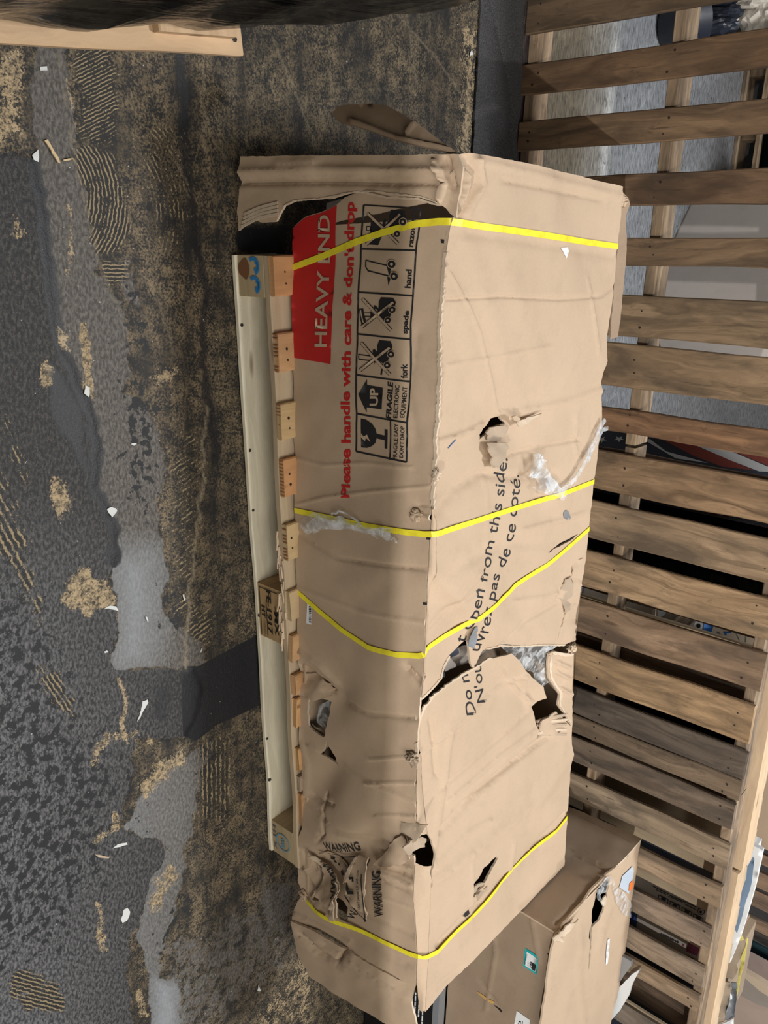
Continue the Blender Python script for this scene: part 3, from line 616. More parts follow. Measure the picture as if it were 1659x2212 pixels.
top1 = sheet('top_panel', Tend[::-1][:1]+[(985, 400)]+Tfront1+T1low+Tback1+Tend[:-1], TP, CARDS, tvbox, [H4, H5], th=.006, step=15, jag=.6)
top1['label'] = 'whole part of the top panel with printed sentences'
T2 = [(925, 1640), (914, 1612), (917, 1571), (927, 1539), (948, 1509), (984, 1483), (1019, 1464), (1045, 1451), (1085, 1425), (1107, 1412), (1130, 1431), (1153, 1457), (1172, 1474), (1189, 1490), (1192, 1513), (1169, 1527), (1168, 1562), (1170, 1590), (1205, 1591), (1234, 1567), (1228, 1558), (1221, 1542), (1211, 1526), (1215, 1503), (1198, 1470), (1187, 1413), (1196, 1406), (1215, 1410), (1239, 1412), (1239, 1500), (1237, 1600), (1230, 1700), (1226, 1750), (1220, 1870), (1065, 2030), (918, 2185), (922, 2130), (926, 2065), (926, 2000), (928, 1900), (936, 1862), (937, 1818), (931, 1806), (928, 1750)]
H6 = [(1070, 1848), (1072, 1853), (1055, 1884), (1044, 1903), (1042, 1912), (1029, 1924), (1019, 1936), (1016, 1933), (1016, 1905), (1029, 1894), (1042, 1871)]
top2 = sheet('sunken_top_panel', T2, TP, CARDS, tvbox, [H6], th=.006, step=15, jag=.7)
top2['label'] = 'torn lower part of the top panel, creased diagonally'
# left strip of the front, torn free, and the dark end flap
sb, sn = plane3((-.13, 1.352, .596), (-.213, 1.306, .016), (-.06, 1.300, .016))
ST = Surf(sb, sn, dents=[(930, 400, 40, 50, 0, .012)], creases=[([(515, 372), (700, 366), (960, 370)], 10, .010), ([(515, 395), (700, 392), (960, 398)], 8, -.008), ([(600, 352), (680, 350)], 10, .006), ([(945, 350), (965, 400), (955, 440)], 8, .014), ([(968, 345), (980, 400)], 6, -.012)], wob=.003, wl=60)
strip_px = [(519, 338), (700, 335), (880, 335), (990, 333), (1000, 360), (992, 420), (985, 470), (972, 462), (958, 443), (940, 436), (914, 428), (880, 424), (844, 424), (805, 414), (781, 413), (745, 419), (715, 428), (690, 430), (640, 434), (614, 444), (606, 455), (598, 470), (594, 478), (560, 480), (545, 472), (532, 482), (514, 498), (511, 450), (517, 400)]
endstrip = sheet('torn_end_strip', strip_px, ST, CARDS, tvbox, th=.006, step=13, jag=.8)
for i in range(4):
    b = [(522+i*2, 490-i*9), (560, 470-i*7), (600, 462-i*8)]
    P_ = ST(dens(b, 8, False), .004); strip('corrugation', P_, np.tile(sn, (len(P_), 1)), .006, .003, CARD_E, endstrip)
eb, en = plane3((-.20, 1.37, .600), (-.36, 1.40, .12), (-.50, 1.50, .45))
EFs = Surf(eb, en, creases=[([(880, 290), (900, 262), (905, 240)], 5, .006), ([(760, 262), (860, 300), (985, 328)], 8, .006)], wob=.002, wl=50)
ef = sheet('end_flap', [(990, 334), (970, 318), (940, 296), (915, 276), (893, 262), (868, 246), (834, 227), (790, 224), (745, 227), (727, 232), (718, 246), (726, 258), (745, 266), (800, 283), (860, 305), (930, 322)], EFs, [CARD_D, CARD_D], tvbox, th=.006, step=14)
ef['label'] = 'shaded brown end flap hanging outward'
# folded front flap at the other end (leans outwards past the pallet)
fb_, fn_ = plane3(tuple(front_base(np.array([(627., 1992.)]))[0]), tuple(front_base(np.array([(894., 2130.)]))[0]), tuple(front_base(np.array([(760., 2170.)]))[0]+np.array([.02, .05, 0])))
FL = Surf(fb_, fn_, creases=[([(650, 2020), (690, 2060), (730, 2085)], 5, -.012), ([(730, 2085), (738, 2062), (752, 2052)], 6, -.010), ([(760, 2075), (880, 2148)], 14, .010), ([(700, 2040), (780, 2090), (850, 2130)], 6, -.004)], wob=.003, wl=50)
slit = C(.3918, 600, 1750, [(132, 704), (190, 738), (240, 772), (300, 806), (340, 832), (352, 858), (300, 836), (240, 802), (180, 752)])
flap = sheet('front_flap', [(627, 1990), (690, 2018), (753, 2054), (820, 2092), (896, 2132), (889, 2165), (902, 2225), (850, 2222), (790, 2187), (720, 2146), (672, 2112), (645, 2062), (634, 2020)], FL, CARDS, tvbox, [slit], th=.006, step=13, jag=.5)
# back, ends, bottom
bk = TP(np.array([(1345, 403), (1335, 535), (1297, 830), (1283, 1040), (1262, 1230), (1243, 1400), (1237, 1600), (1220, 1870)], float), -.004)
V = []; F = []
for p in bk: V += [p, (p[0], p[1]+.012, .39), (p[0], p[1], .150)]
for i in range(len(bk)-1):
    for k in range(2): F.append([3*i+k, 3*i+k+1, 3*i+k+4, 3*i+k+3])
mesh('back_panel', V, F, CARD, tvbox, None, False)
a, b = front_base(np.array([(632., 500.)]))[0], front_base(np.array([(640., 1950.)]))[0]; pl, pr = bk[0], bk[-1]
mesh('bottom_panel', [(a[0], a[1]+.01, .150), (b[0], b[1]+.01, .150), (pr[0], pr[1], .150), (pl[0], pl[1], .150), (a[0], a[1]+.01, .156), (b[0], b[1]+.01, .156), (pr[0], pr[1], .156), (pl[0], pl[1], .156)], [[3, 2, 1, 0], [4, 5, 6, 7], [0, 1, 5, 4], [1, 2, 6, 5], [2, 3, 7, 6], [3, 0, 4, 7]], CARD, tvbox, None, False)
fr2 = TP(np.array([(918., 2185.)]), -.006)[0]
mesh('end_panel', [(1.80, 1.43, .150), (pr[0]-.01, pr[1], .150), (pr[0]-.004, pr[1], pr[2]-.004), (fr2[0]-.01, fr2[1]+.01, fr2[2]-.006), (1.74, 1.40, .40)], [[0, 1, 2, 3, 4]], CARD_B, tvbox, None, False)
mesh('end_panel', [(-.06, 1.42, .156), (-.10, 2.0, .156), (-.14, 2.0, .575), (-.08, 1.42, .575)], [[3, 2, 1, 0]], CARD_B, tvbox, None, False)
# back flap folded up behind the top edge
bb, bn = plane3((-.195, 2.052, .585), (.10, 2.075, .545), (-.07, 2.12, .60))
BF = Surf(bb, bn, wob=.002, wl=40)
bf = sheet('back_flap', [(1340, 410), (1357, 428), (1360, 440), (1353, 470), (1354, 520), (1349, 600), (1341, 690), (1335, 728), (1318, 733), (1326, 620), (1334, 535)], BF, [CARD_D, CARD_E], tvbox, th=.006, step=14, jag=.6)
lump('crumpled_corner', TP(np.array([(1352., 436.)]), -.01)[0], (.014, .014, .012), CARD, tvbox, 3)
# raised torn bits
def bit(name, px, s, off, mats, par, lift=(0, 0), step=10, jag=1.0, th=.004):
    S = Surf(s.base, s.n, s.dents, s.creases, .006, 16)
    return sheet(name, px, S, mats, par, th=th, step=step, bstep=6, jag=jag, off=off, rows=False)
bit('torn_layer', C(.3255, 860, 860, [(610, 300), (720, 295), (735, 330), (700, 400), (665, 460), (625, 460), (612, 420), (622, 390), (600, 340)]), TP, .004, [CARD_B, CARD_E], top1)
bit('torn_layer', C(.3255, 860, 860, [(665, 205), (735, 185), (770, 205), (715, 295), (650, 290), (645, 240)]), TP, -.012, [CARD_B, CARD_E], top1)
bit('torn_layer', C(.3255, 860, 860, [(722, 118), (760, 112), (790, 130), (800, 160), (770, 155)]), TP, .010, [CARD, CARD_E], top1)
bit('torn_layer', C(.3255, 860, 860, [(780, 160), (850, 125), (940, 100), (860, 150), (800, 190)]), TP, .006, [CARD_E, CARD_E], top1)
bit('torn_layer', C(.3255, 860, 860, [(1100, 1200), (1140, 1180), (1145, 1300), (1138, 1330), (1130, 1400), (1095, 1420), (1080, 1340), (1070, 1330)]), TP, .005, [CARD_B, CARD_E], top1)
bit('torn_layer', C(.3255, 860, 860, [(1155, 1085), (1215, 1060), (1230, 1150), (1190, 1290), (1160, 1440), (1170, 1600), (1085, 1620), (1030, 1610), (1070, 1500), (1110, 1400), (1145, 1250)]), TP, .003, [CARD, CARD_E], top1)
bit('curled_scrap', C(.3255, 860, 1350, [(1030, 610), (1075, 585), (1110, 620), (1148, 672), (1100, 730), (1040, 740), (960, 755), (948, 700), (965, 650)]), TP, -.006, [CARD, CARD_E], top2)
for i in range(5):
    yy = 1548+i*9; P_ = TP(dens([(1172-i*1.0, yy+16-i*1), (1200, yy+4), (1226, yy-4+i*2)], 7, False), .002); strip('corrugation', P_, np.tile((0, 0, 1), (len(P_), 1)), .008, .006, CARD_E if i % 2 else CARD_B, top2)
bit('torn_layer', C(.3255, 860, 1350, [(75, 1505), (125, 1455), (200, 1430), (228, 1440), (205, 1490), (150, 1520), (95, 1545)]), TP, -.018, [CARD_B, CARD_E], top2)
bit('torn_layer', [(1016, 1932), (1024, 1912), (1036, 1905), (1044, 1905), (1040, 1914), (1026, 1926)], TP, -.006, [CARD_B, CARD_E], top2)
bit('torn_layer', C(.2954, 860, 1750, [(560, 600), (600, 575), (634, 545), (636, 572), (600, 610), (585, 640), (570, 655)]), TP, .004, [CARD_B, CARD_E], top2, step=8)
bit('torn_layer', C(.3496, 480, 1500, [(525, 195), (590, 245), (640, 300), (628, 330), (600, 372), (570, 440), (550, 400), (545, 300)]), FR, -.016, [CARD, CARD_E], front)
bit('torn_layer', C(.3496, 480, 850, [(470, 1740), (560, 1745), (655, 1800), (655, 1880), (560, 1900), (470, 1860)]), FR, .006, [CARD, CARD_E], front, th=.001)
bit('torn_layer', C(.3496, 480, 1500, [(1020, 940), (1060, 900), (1110, 868), (1140, 885), (1150, 930), (1168, 1010), (1100, 1060), (940, 1045), (985, 1000), (1010, 970)]), FR, .012, [CARD, CARD_E], front)
bit('torn_layer', C(.3496, 480, 1500, [(1105, 790), (1200, 795), (1275, 800), (1240, 850), (1200, 905), (1160, 945), (1150, 880), (1100, 870)]), FR, .002, [CARD_B, CARD_E], front)
lump('crumpled_wad', FR(np.array([(890., 1452.)]), .004)[0], (.020, .009, .020), CARD, front, 5, .7)
lump('crumpled_wad', FR(np.array([(896., 1634.)]), .004)[0], (.016, .012, .018), CARD_B, front, 9, .8)
lump('crumpled_wad', FR(np.array([(902., 1112.)]), .000)[0], (.014, .008, .018), CARD, front, 12, .5)
lump('crumpled_wad', FR(np.array([(945., 1025.)]), .002)[0], (.014, .008, .012), CARD_E, front, 15, .5)
lump('crumpled_wad', TP(np.array([(1236., 1400.)]), -.004)[0], (.016, .016, .012), CARD_E, top1, 21, .9)
lump('crumpled_wad', FR(np.array([(653., 1938.)]), .002)[0], (.018, .010, .016), CARD, front, 25, .8)
# pale torn fringes along the tears
def fringe(path, wd, s, par, off=.002, jag=1.6):
    a = dens(path, 5, False); d = np.gradient(np.array(a), axis=0); nn = np.stack([-d[:, 1], d[:, 0]], 1)/np.linalg.norm(d, axis=1)[:, None]
    k = np.array([wd*(.55+.45*rng.random()) for _ in a]); k[0] = k[-1] = .6
    b = [tuple(p+n_*w_) for p, n_, w_ in zip(a, nn, k)]; a2 = [tuple(p-n_*rng.uniform(.5, 2)) for p, n_ in zip(a, nn)]
    return sheet('torn_fringe', a2+b[::-1], s, [CARD_E, CARD_E], par, th=.004, step=0, bstep=99, off=off, rows=False)
fringe([(917, 1572), (927, 1540), (948, 1510), (984, 1484), (1019, 1465), (1045, 1452), (1080, 1428)], -7, TP, top2)
fringe([(1189, 1416), (1199, 1470), (1214, 1500), (1211, 1526), (1221, 1542), (1232, 1564)], -6, TP, top2)
fringe([(1192, 1408), (1215, 1411), (1238, 1413)], 7, TP, top2)
fringe([(915, 1520), (935, 1501), (964, 1471), (972, 1452), (990, 1424)], 3, TP, top1)
fringe([(1060, 1406), (1081, 1395), (1130, 1395), (1175, 1391), (1218, 1392)], 3, TP, top1)
fringe([(902, 1602), (906, 1640), (900, 1660)], 6, FR, front)
fringe([(786, 414), (846, 427), (914, 430), (960, 445)], 4, FR, front, .012)
fringe([(613, 446), (640, 436), (690, 432), (745, 420), (805, 415), (880, 425), (914, 429), (958, 444)], -5, ST, endstrip)
# crushed WARNING corner: loose tongues of card
W_ = lambda pts: C(.1567, 640, 1780, pts)
bit('torn_tongue', W_([(290, 560), (320, 560), (420, 650), (540, 800), (600, 930), (590, 1050), (625, 1170), (640, 1230), (560, 1240), (470, 1150), (380, 1060), (290, 960), (285, 880), (310, 780), (300, 680)]), FR, .024, [CARD, CARD_E], front)
bit('torn_tongue', W_([(290, 420), (480, 440), (600, 520), (700, 640), (690, 720), (600, 780), (500, 740), (400, 640), (310, 540)]), FR, .006, [CARD, CARD_E], front)
bit('torn_tongue', W_([(840, 440), (1000, 460), (990, 900), (1020, 1280), (880, 1120), (720, 940), (700, 800), (760, 640)]), FR, .018, [CARD, CARD_E], front)
bit('torn_tongue', W_([(280, 880), (230, 960), (220, 1040), (330, 1060), (480, 1160), (560, 1250), (480, 1200), (420, 1240), (250, 1120), (180, 1030)]), FR, .012, [CARD, CARD_E], front)
bit('torn_edge', W_([(195, 425), (230, 430), (290, 560), (330, 640), (310, 700), (240, 570)]), FR, .018, [CARD_E, CARD_E], front, step=6)
bit('torn_edge', W_([(830, 440), (850, 460), (800, 560), (775, 680), (715, 770), (710, 690), (760, 570)]), FR, .026, [CARD_E, CARD_E], front, step=6)
bit('torn_edge', W_([(545, 800), (600, 900), (600, 960), (570, 1000), (620, 1180), (640, 1250), (560, 1240), (540, 1060), (570, 930)]), FR, .034, [CARD_E, CARD_E], front, step=6)
# inside of the box: foam and cartons glimpsed through the tears
carton('inner_carton', .70, 1.62, 1.62, 1.98, .16, .40, CARD_D, tvbox)
ic = bit('inner_carton', C(.3255, 860, 1350, [(430, 255), (470, 210), (560, 190), (640, 150), (715, 140), (735, 190), (690, 250), (560, 320), (440, 362)]), TP, -.055, [CARD_G, CARD_G], tvbox, jag=.4, th=.02)
bit('foam_block', C(.3255, 860, 1350, [(330, 330), (345, 270), (430, 190), (470, 165), (480, 215), (400, 300), (380, 380)]), TP, -.030, [NAVY, NAVY], tvbox, jag=.4, th=.02)
bit('foam_block', [(668, 436), (700, 428), (736, 424), (722, 446), (690, 466), (670, 462)], FR, -.05, [WHITE, WHITE], tvbox, jag=.3, th=.02)
bit('foam_block', [(1012, 1915), (1022, 1890), (1034, 1880), (1036, 1890), (1026, 1908), (1016, 1922)], TP, -.03, [WHITE, WHITE], tvbox, jag=.3, th=.02)
bit('foam_block', [(1016, 1398), (1022, 1362), (1030, 1352), (1034, 1380), (1028, 1402)], TP, .002, [SILVER, SILVER], top1, jag=.4, th=.002, step=6)
def film(name, px, s, off, par, amp=.006, wl=40, step=7):
    S = Surf(s.base, s.n, s.dents, s.creases, amp, wl); return sheet(name, px, S, FILM, par, th=0, step=step, bstep=6, jag=1.0, off=off, rows=False)
film('plastic_bag', C(.3255, 860, 1350, [(690, 125), (800, 122), (1010, 120), (1060, 140), (1010, 190), (1020, 300), (1050, 400), (1020, 440), (980, 410), (960, 340), (890, 310), (820, 250), (760, 190)]), TP, -.012, tvbox)
film('plastic_bag', C(.3496, 480, 1500, [(560, 90), (620, 60), (645, 110), (640, 200), (625, 275), (585, 230), (550, 190), (555, 120)]), FR, -.02, tvbox)

# ---------------------------------------------------------------- printing on the front panel
def pr(name, px, mat, par=None, off=.0012, s=FR, step=16, bstep=10):
    return sheet(name, px, s, mat, par or front, th=0, step=step, bstep=bstep, off=off, rows=False)
pr('red_label', [(632, 494), (644, 482), (662, 469), (690, 462), (711, 454), (730, 443), (729, 470), (724, 620), (718, 786), (676, 779), (634, 772), (633, 640)], RED)
text_path('printed_text', 'HEAVY END', [(711, 749), (713, 620), (716, 465)], 27, FR, CARD, front, .018, .0030)
text_path('printed_text', "Please handle with care & don't drop", [(756, 1075), (761, 800), (769, 437)], 20, FR, RED, front, .03)
# the handling symbol frame
LX = [(443, 789, 911), (540, 783, 901), (635, 780, 895), (727, 776, 889), (817, 774, 886), (903, 773, 883), (987, 770, 880)]
ROWS = [[(789, 443), (911, 451)], [(783, 538), (901, 541)], [(780, 631), (895, 639)], [(777, 721), (889, 733)], [(774, 809), (886, 825)], [(774, 893), (881, 913)], [(770, 975), (880, 998)]]
def cellmap(k):
    (a, b), (c, d) = ROWS[k], ROWS[k+1]
    def f(p):
        p = np.atleast_2d(np.array(p, float)); u = p[:, :1]; v = p[:, 1:]
        a_, b_, c_, d_ = (np.array(x, float) for x in (a, b, c, d))
        return (a_*(1-u)+b_*u)*(1-v)+(c_*(1-u)+d_*u)*v
    return f
def quadstrip(p, q, w_):
    p, q = np.array(p, float), np.array(q, float); n = np.array([-(q-p)[1], (q-p)[0]]); n = n/np.linalg.norm(n)*w_/2
    return [tuple(p+n), tuple(q+n), tuple(q-n), tuple(p-n)]
def multi(name, polys, par, off0=.0012):
    """several flat printed shapes as one mesh; polys = (px outline, material, layer)"""
    V = []; F = []; mi = []; mats = []
    for px, mt, ly in polys:
        if mt not in mats: mats.append(mt)
        o = sheet('t', px, FR, mt, None, th=0, step=18, bstep=10, off=off0+.0004*ly, rows=False, snap_to=par); me = o.data; b = len(V)
        V += [tuple(v.co) for v in me.vertices]; F += [[b+i for i in p.vertices] for p in me.polygons]; mi += [mats.index(mt)]*len(me.polygons)
        bpy.data.objects.remove(o); bpy.data.meshes.remove(me)
    return mesh(name, V, F, mats, par, mi, True)
frame = []
lw = 3.6
Lp = [r[0] for r in ROWS]; Rp = [r[1] for r in ROWS]
for P_ in (Lp, Rp):
    for i in range(6): frame.append((quadstrip(P_[i], P_[i+1], lw), INK, 0))
for i, r in enumerate(ROWS): frame.append((quadstrip(r[0], r[1], lw if i else 3), INK, 0))
frame.append((quadstrip((847, 907), (844, 993), 3), INK, 0))
multi('printed_frame', frame, front)
def circ(c, r, n=14, k=1.0): return [(c[0]+r*math.cos(i*6.2832/n), c[1]+k*r*math.sin(i*6.2832/n)) for i in range(n)]
def A5(pts): return C(.1401, 760, 430, pts)
def A6(pts): return C(.1401, 760, 700, pts)
def xbar(p, q, w_, ly): return [(quadstrip(p, q, w_+2.6), INK, ly), (quadstrip(p, q, w_), CARD, ly+1)]
def X2(p, q, r, s_, w_=5.0): return xbar(p, q, w_, 1)+xbar(r, s_, w_, 3)[:1]+[(quadstrip(r, s_, w_), CARD, 4), (quadstrip(np.array(p)*.85+np.array(q)*.15, np.array(q)*.85+np.array(p)*.15, w_), CARD, 4)]
def wheel(c, r): return [(circ(c, r*1.22), CARD, 5), (circ(c, r), INK, 6), (circ(c, r*.38), CARD, 7)]
def pt(p): return A5([p])[0]
def pt6(p): return A6([p])[0]
ic1 = [(A5([(610, 170), (830, 175), (845, 270), (820, 330), (770, 350), (760, 440), (700, 560), (640, 500), (560, 470), (500, 440), (300, 560), (310, 340), (340, 340), (470, 410), (500, 310), (540, 300), (520, 400), (580, 330), (578, 270)]), INK, 0), (A5([(300, 560), (480, 560), (430, 710), (270, 700)]), INK, 0), (A5([(245, 420), (305, 420), (305, 490), (245, 490)]), INK, 0), (A5([(258, 434), (296, 434), (296, 478), (258, 478)]), CARD, 1)]
ic1 += X2(pt((265, 225)), pt((730, 690)), pt((760, 235)), pt((250, 700)))+wheel(pt((808, 352)), 7.5)+wheel(pt((722, 540)), 6.5)
multi('printed_symbol', ic1, front)
ic2 = [(quadstrip(pt((240, 945)), pt((580, 1025)), 2.6), INK, 0), (quadstrip(pt((240, 945)), pt((240, 1050)), 2.6), INK, 0), (quadstrip(pt((240, 1050)), pt((275, 1105)), 2.6), INK, 0), (quadstrip(pt((270, 1105)), pt((590, 1185)), 2.8), INK, 0), (A5([(570, 1010), (650, 1040), (600, 1190)]), INK, 0), (A5([(568, 1195), (620, 1220), (585, 1340)]), INK, 0)]
ic2 += wheel(pt((660, 1005)), 8.2)+wheel(pt((685, 1190)), 8.2)
multi('printed_symbol', ic2, front)
ic3 = [(A5([(475, 1515), (660, 1525), (705, 1590), (680, 1690), (640, 1770), (610, 1850), (560, 1880), (450, 1770), (420, 1700), (370, 1690), (370, 1640), (400, 1640), (440, 1690), (445, 1580)]), INK, 0), (A5([(150, 1690), (215, 1685), (225, 1760), (250, 1870), (190, 1960), (165, 1850)]), INK, 0), (A5([(320, 1725), (380, 1780), (320, 1830)]), INK, 0), (A5([(180, 1700), (195, 1800), (220, 1900), (205, 1905), (180, 1810), (165, 1720)]), CARD, 1), (quadstrip(pt((230, 1755)), pt((320, 1755)), 1.6), INK, 0), (quadstrip(pt((230, 1808)), pt((320, 1808)), 1.6), INK, 0)]
ic3 += X2(pt((205, 1540)), pt((650, 2020)), pt((670, 1590)), pt((195, 1970)))+wheel(pt((662, 1705)), 7.2)+wheel(pt((605, 1865)), 6.6)
multi('printed_symbol', ic3, front)
ic4 = [(A6([(465, 245), (640, 262), (665, 340), (640, 420), (610, 520), (560, 610), (510, 600), (430, 540), (380, 620), (385, 590), (360, 480), (360, 400), (390, 380), (435, 430), (430, 330)]), INK, 0), (quadstrip(pt6((500, 690)), pt6((480, 780)), 3.4), INK, 0), (quadstrip(pt6((140, 465)), pt6((330, 490)), 2.2), INK, 0), (quadstrip(pt6((140, 540)), pt6((310, 560)), 2.2), INK, 0), (quadstrip(pt6((142, 462)), pt6((142, 542)), 2.2), INK, 0)]
ic4 += X2(pt6((180, 285)), pt6((620, 780)), pt6((630, 360)), pt6((165, 710)))+wheel(pt6((648, 462)), 7.0)+wheel(pt6((588, 630)), 7.0)
multi('printed_symbol', ic4, front)
multi('printed_symbol', [(A6([(135, 1080), (268, 845), (268, 935), (497, 980), (487, 1312), (262, 1280), (257, 1362)]), INK, 0)], front)
text_path('printed_text', 'UP', [pt6((428, 1255)), pt6((430, 985))], 17, FR, CARD, front, .03, .0022)
multi('printed_symbol', [(A6([(162, 1455), (240, 1470), (330, 1530), (385, 1610), (400, 1690), (520, 1720), (525, 1620), (570, 1625), (557, 1920), (517, 1915), (520, 1790), (395, 1760), (375, 1830), (320, 1880), (240, 1908), (150, 1900)]), INK, 0), (A6([(150, 1740), (215, 1805), (230, 1750), (300, 1820), (250, 1700), (195, 1730), (160, 1680)]), CARD, 1)], front)
text_path('printed_text', 'fork', [pt6((855, 838)), pt6((860, 615))], 12, FR, INK, front, .03)
text_path('printed_text', 'spade', [pt((880, 2075)), pt((905, 1725))], 11, FR, INK, front, .03)
text_path('printed_text', 'hand', [pt((925, 1375)), pt((940, 1090))], 13, FR, INK, front, .03)
text_path('printed_text', 'razorback', [pt((960, 742)), pt((1010, 140))], 12, FR, INK, front, .03)
text_path('printed_text', 'FRAGILE', [pt6((628, 1462)), pt6((652, 885))], 11, FR, INK, front, .03, shear=.15)
text_path('printed_text', 'ELECTRONIC', [pt6((725, 1448)), pt6((748, 945))], 9, FR, INK, front, .012)
text_path('printed_text', 'EQUIPMENT', [pt6((825, 1442)), pt6((853, 970))], 9, FR, INK, front, .012)
text_path('printed_text', 'FRAGILE EASY', [pt6((705, 2090)), pt6((732, 1535))], 8.5, FR, INK, front, .012)
text_path('printed_text', "DON'T DROP", [pt6((803, 2060)), pt6((826, 1578))], 8.5, FR, INK, front, .012)
# warning triangle on the crushed corner
wp = lambda p: W_([p])[0]
text_path('printed_text', 'WARNING', [wp((370, 365)), wp((560, 395)), wp((850, 395))], 22, FR, INK, front, .01, .004, shear=-.2)
text_path('printed_text', 'WARNING', [wp((1205, 1268)), wp((1190, 950)), wp((1170, 640))], 20, FR, INK, front, .015, .004, shear=.1)
text_path('printed_text', 'Use 2 people. Lift with care', [wp((958, 1110)), wp((945, 850)), wp((918, 590))], 5.5, FR, INK, front, .01, .024, shear=.1)
text_path('printed_text', 'W', [wp((850, 1280)), wp((890, 1190))], 17, FR, INK, front, .03, .016)
text_path('printed_text', 'ARNIN', [wp((525, 1000)), wp((440, 780)), wp((330, 600))], -13, FR, INK, front, .03, .031)
multi('printed_triangle', [(quadstrip(wp((960, 640)), wp((985, 860)), 2.4), INK, 0), (quadstrip(wp((985, 860)), wp((1020, 1285)), 2.4), INK, 0), (quadstrip(wp((1022, 1290)), wp((720, 940)), 2.4), INK, 0), (W_([(690, 800), (730, 770), (790, 840), (770, 870), (860, 870), (865, 910), (770, 920)]), INK, 0), (W_([(760, 690), (850, 680), (860, 740), (830, 745), (825, 710), (790, 725)]), INK, 0)], front, .022)
multi('printed_triangle', [(quadstrip(wp((300, 410)), wp((560, 430)), 2.4), INK, 0), (quadstrip(wp((560, 430)), wp((640, 465)), 2.4), INK, 0), (quadstrip(wp((640, 465)), wp((820, 460)), 2.4), INK, 0), (quadstrip(wp((960, 640)), wp((1000, 490)), 2.4), INK, 0)], front, .010)
multi('printed_figure', [(W_([(575, 530), (650, 580), (700, 640), (690, 700), (640, 640), (600, 590)]), INK, 0), (W_(circ((482, 660), 36)), INK, 0), (W_([(520, 720), (560, 700), (600, 740), (560, 770)]), INK, 0), (W_([(395, 520), (440, 530), (440, 560), (400, 550)]), INK, 0), (W_([(410, 580), (450, 585), (460, 620), (420, 610)]), INK, 0)], front, .010)
for y in (517, 522): pass
pr('ink_mark', [(954, 517), (962, 518), (961, 526), (955, 525)], INK); pr('ink_mark', [(923, 1160), (932, 1161), (931, 1166), (923, 1165)], INK); pr('ink_mark', [(916, 1300), (925, 1301), (925, 1306), (916, 1305)], INK)
# barcode sticker
bl = pr('barcode_label', [(664, 1303), (674, 1306), (673, 1349), (662, 1346)], WHITE, off=.0014)
bars = []
y_ = 1309
while y_ < 1343:
    h = rng.choice([1.0, 1.6, 2.4]); bars.append(([(668, y_), (673, y_+.5), (673, y_+h+.5), (668, y_+h)], INK, 1)); y_ += h+rng.choice([1.2, 2.0])
multi('barcode', bars, front, .0014)
# the sentences on the top panel
text_path('printed_text', 't open from this side.', [(1017, 1394), (1041, 1280), (1064, 1198), (1086, 1116), (1103, 1015), (1108, 993)], 22, TP, INK, top1, .0, .0010, cut=.1)
text_path('printed_text', 'uvrez pas de ce coté.', [(1048, 1412), (1058, 1322), (1081, 1247), (1103, 1198), (1116, 1143), (1122, 1100), (1130, 1045), (1134, 1029)], 22, TP, INK, top1, .0, .0010, cut=.1)
text_path('printed_text', 'Do n', [(1039, 1546), (1032, 1504), (1026, 1462)], 23, TP, INK, top2, .0, .0010, cut=.1)
text_path('printed_text', "N'ou", [(1067, 1522), (1060, 1478), (1055, 1441)], 23, TP, INK, top2, .0, .0010, cut=.1)
pr('paper_chip', C(.3255, 860, 280, [(1076, 783), (1125, 780), (1130, 805), (1105, 855)]), WHITE, top1, .0016, TP)
pr('clear_dot', circ((1221, 1112), 7, 14, 1.5), SILVER, top1, .0016, TP)
pr('pen_mark', quadstrip((981, 971), (998, 952), 1.6), BLUE, top1, .0016, TP)
pr('ink_mark', [(1002, 1978), (1010, 1966), (1015, 1968), (1014, 1974), (1006, 1982)], INK, top2, .0016, TP)

# ---------------------------------------------------------------- yellow straps
def strap(label, fpts, tpts, lift=()):
    fp = np.array(dens(fpts, 12, False)); tp = np.array(dens(tpts, 12, False))
    lf = np.full(len(fp), .003)
    for cx, cy, r, am in lift: lf = np.maximum(lf, .003+am*np.exp(-(np.hypot(fp[:, 0]-cx, fp[:, 1]-cy)/r)**2))
    sm = lambda a: np.convolve(np.pad(a, 4, mode='edge'), np.ones(9)/9, 'valid')
    hf = np.maximum(sm(FR.disp(fp)), FR.disp(fp))+lf; ht = np.maximum(sm(TP.disp(tp)), TP.disp(tp))+.003
    PF = front_base(fp)+np.array(FN)*hf[:, None]; PT = top_base(tp)+np.array([0, 0, 1])*ht[:, None]
    a, b = PF[-1], PT[0]; mid = []
    nf, nt = np.array(FN), np.array([0, 0, 1.])
    k = 5; ctrl = (a+b)/2+np.array([0, -.006, .006])
    for i in range(1, k): t = i/k; mid.append(a*(1-t)**2+ctrl*2*t*(1-t)+b*t*t)
    nm = [nf*(1-i/k)+nt*(i/k) for i in range(1, k)]
    last = PT[-1]; dn = [last+np.array([0, .008, -.006]), last+np.array([0, .013, -.05]), last+np.array([0, .015, -.25]), last+np.array([0, .015, -.40])]
    P = list(PF)+mid+list(PT)+dn; Nn = [nf]*len(PF)+nm+[nt]*len(PT)+[np.array([0, .7, .7])]+[np.array([0, 1., 0])]*3
    o = strip('strap', P, Nn, .0135, .0012, STRAP); return tag(o, label, 'strap', 'yellow straps around the torn box')
strap('yellow plastic strap crossing the HEAVY END label, topmost in the photo', [(633, 578), (700, 553), (770, 524), (830, 502), (900, 484), (950, 479), (970, 479)], [(990, 480), (1060, 492), (1160, 506), (1260, 522), (1334, 532)])
strap('yellow strap with scraps of clear film knotted to it', [(638, 1102), (700, 1115), (800, 1135), (880, 1148), (920, 1153), (935, 1153)], [(955, 1150), (1050, 1120), (1150, 1088), (1220, 1064), (1282, 1040)])
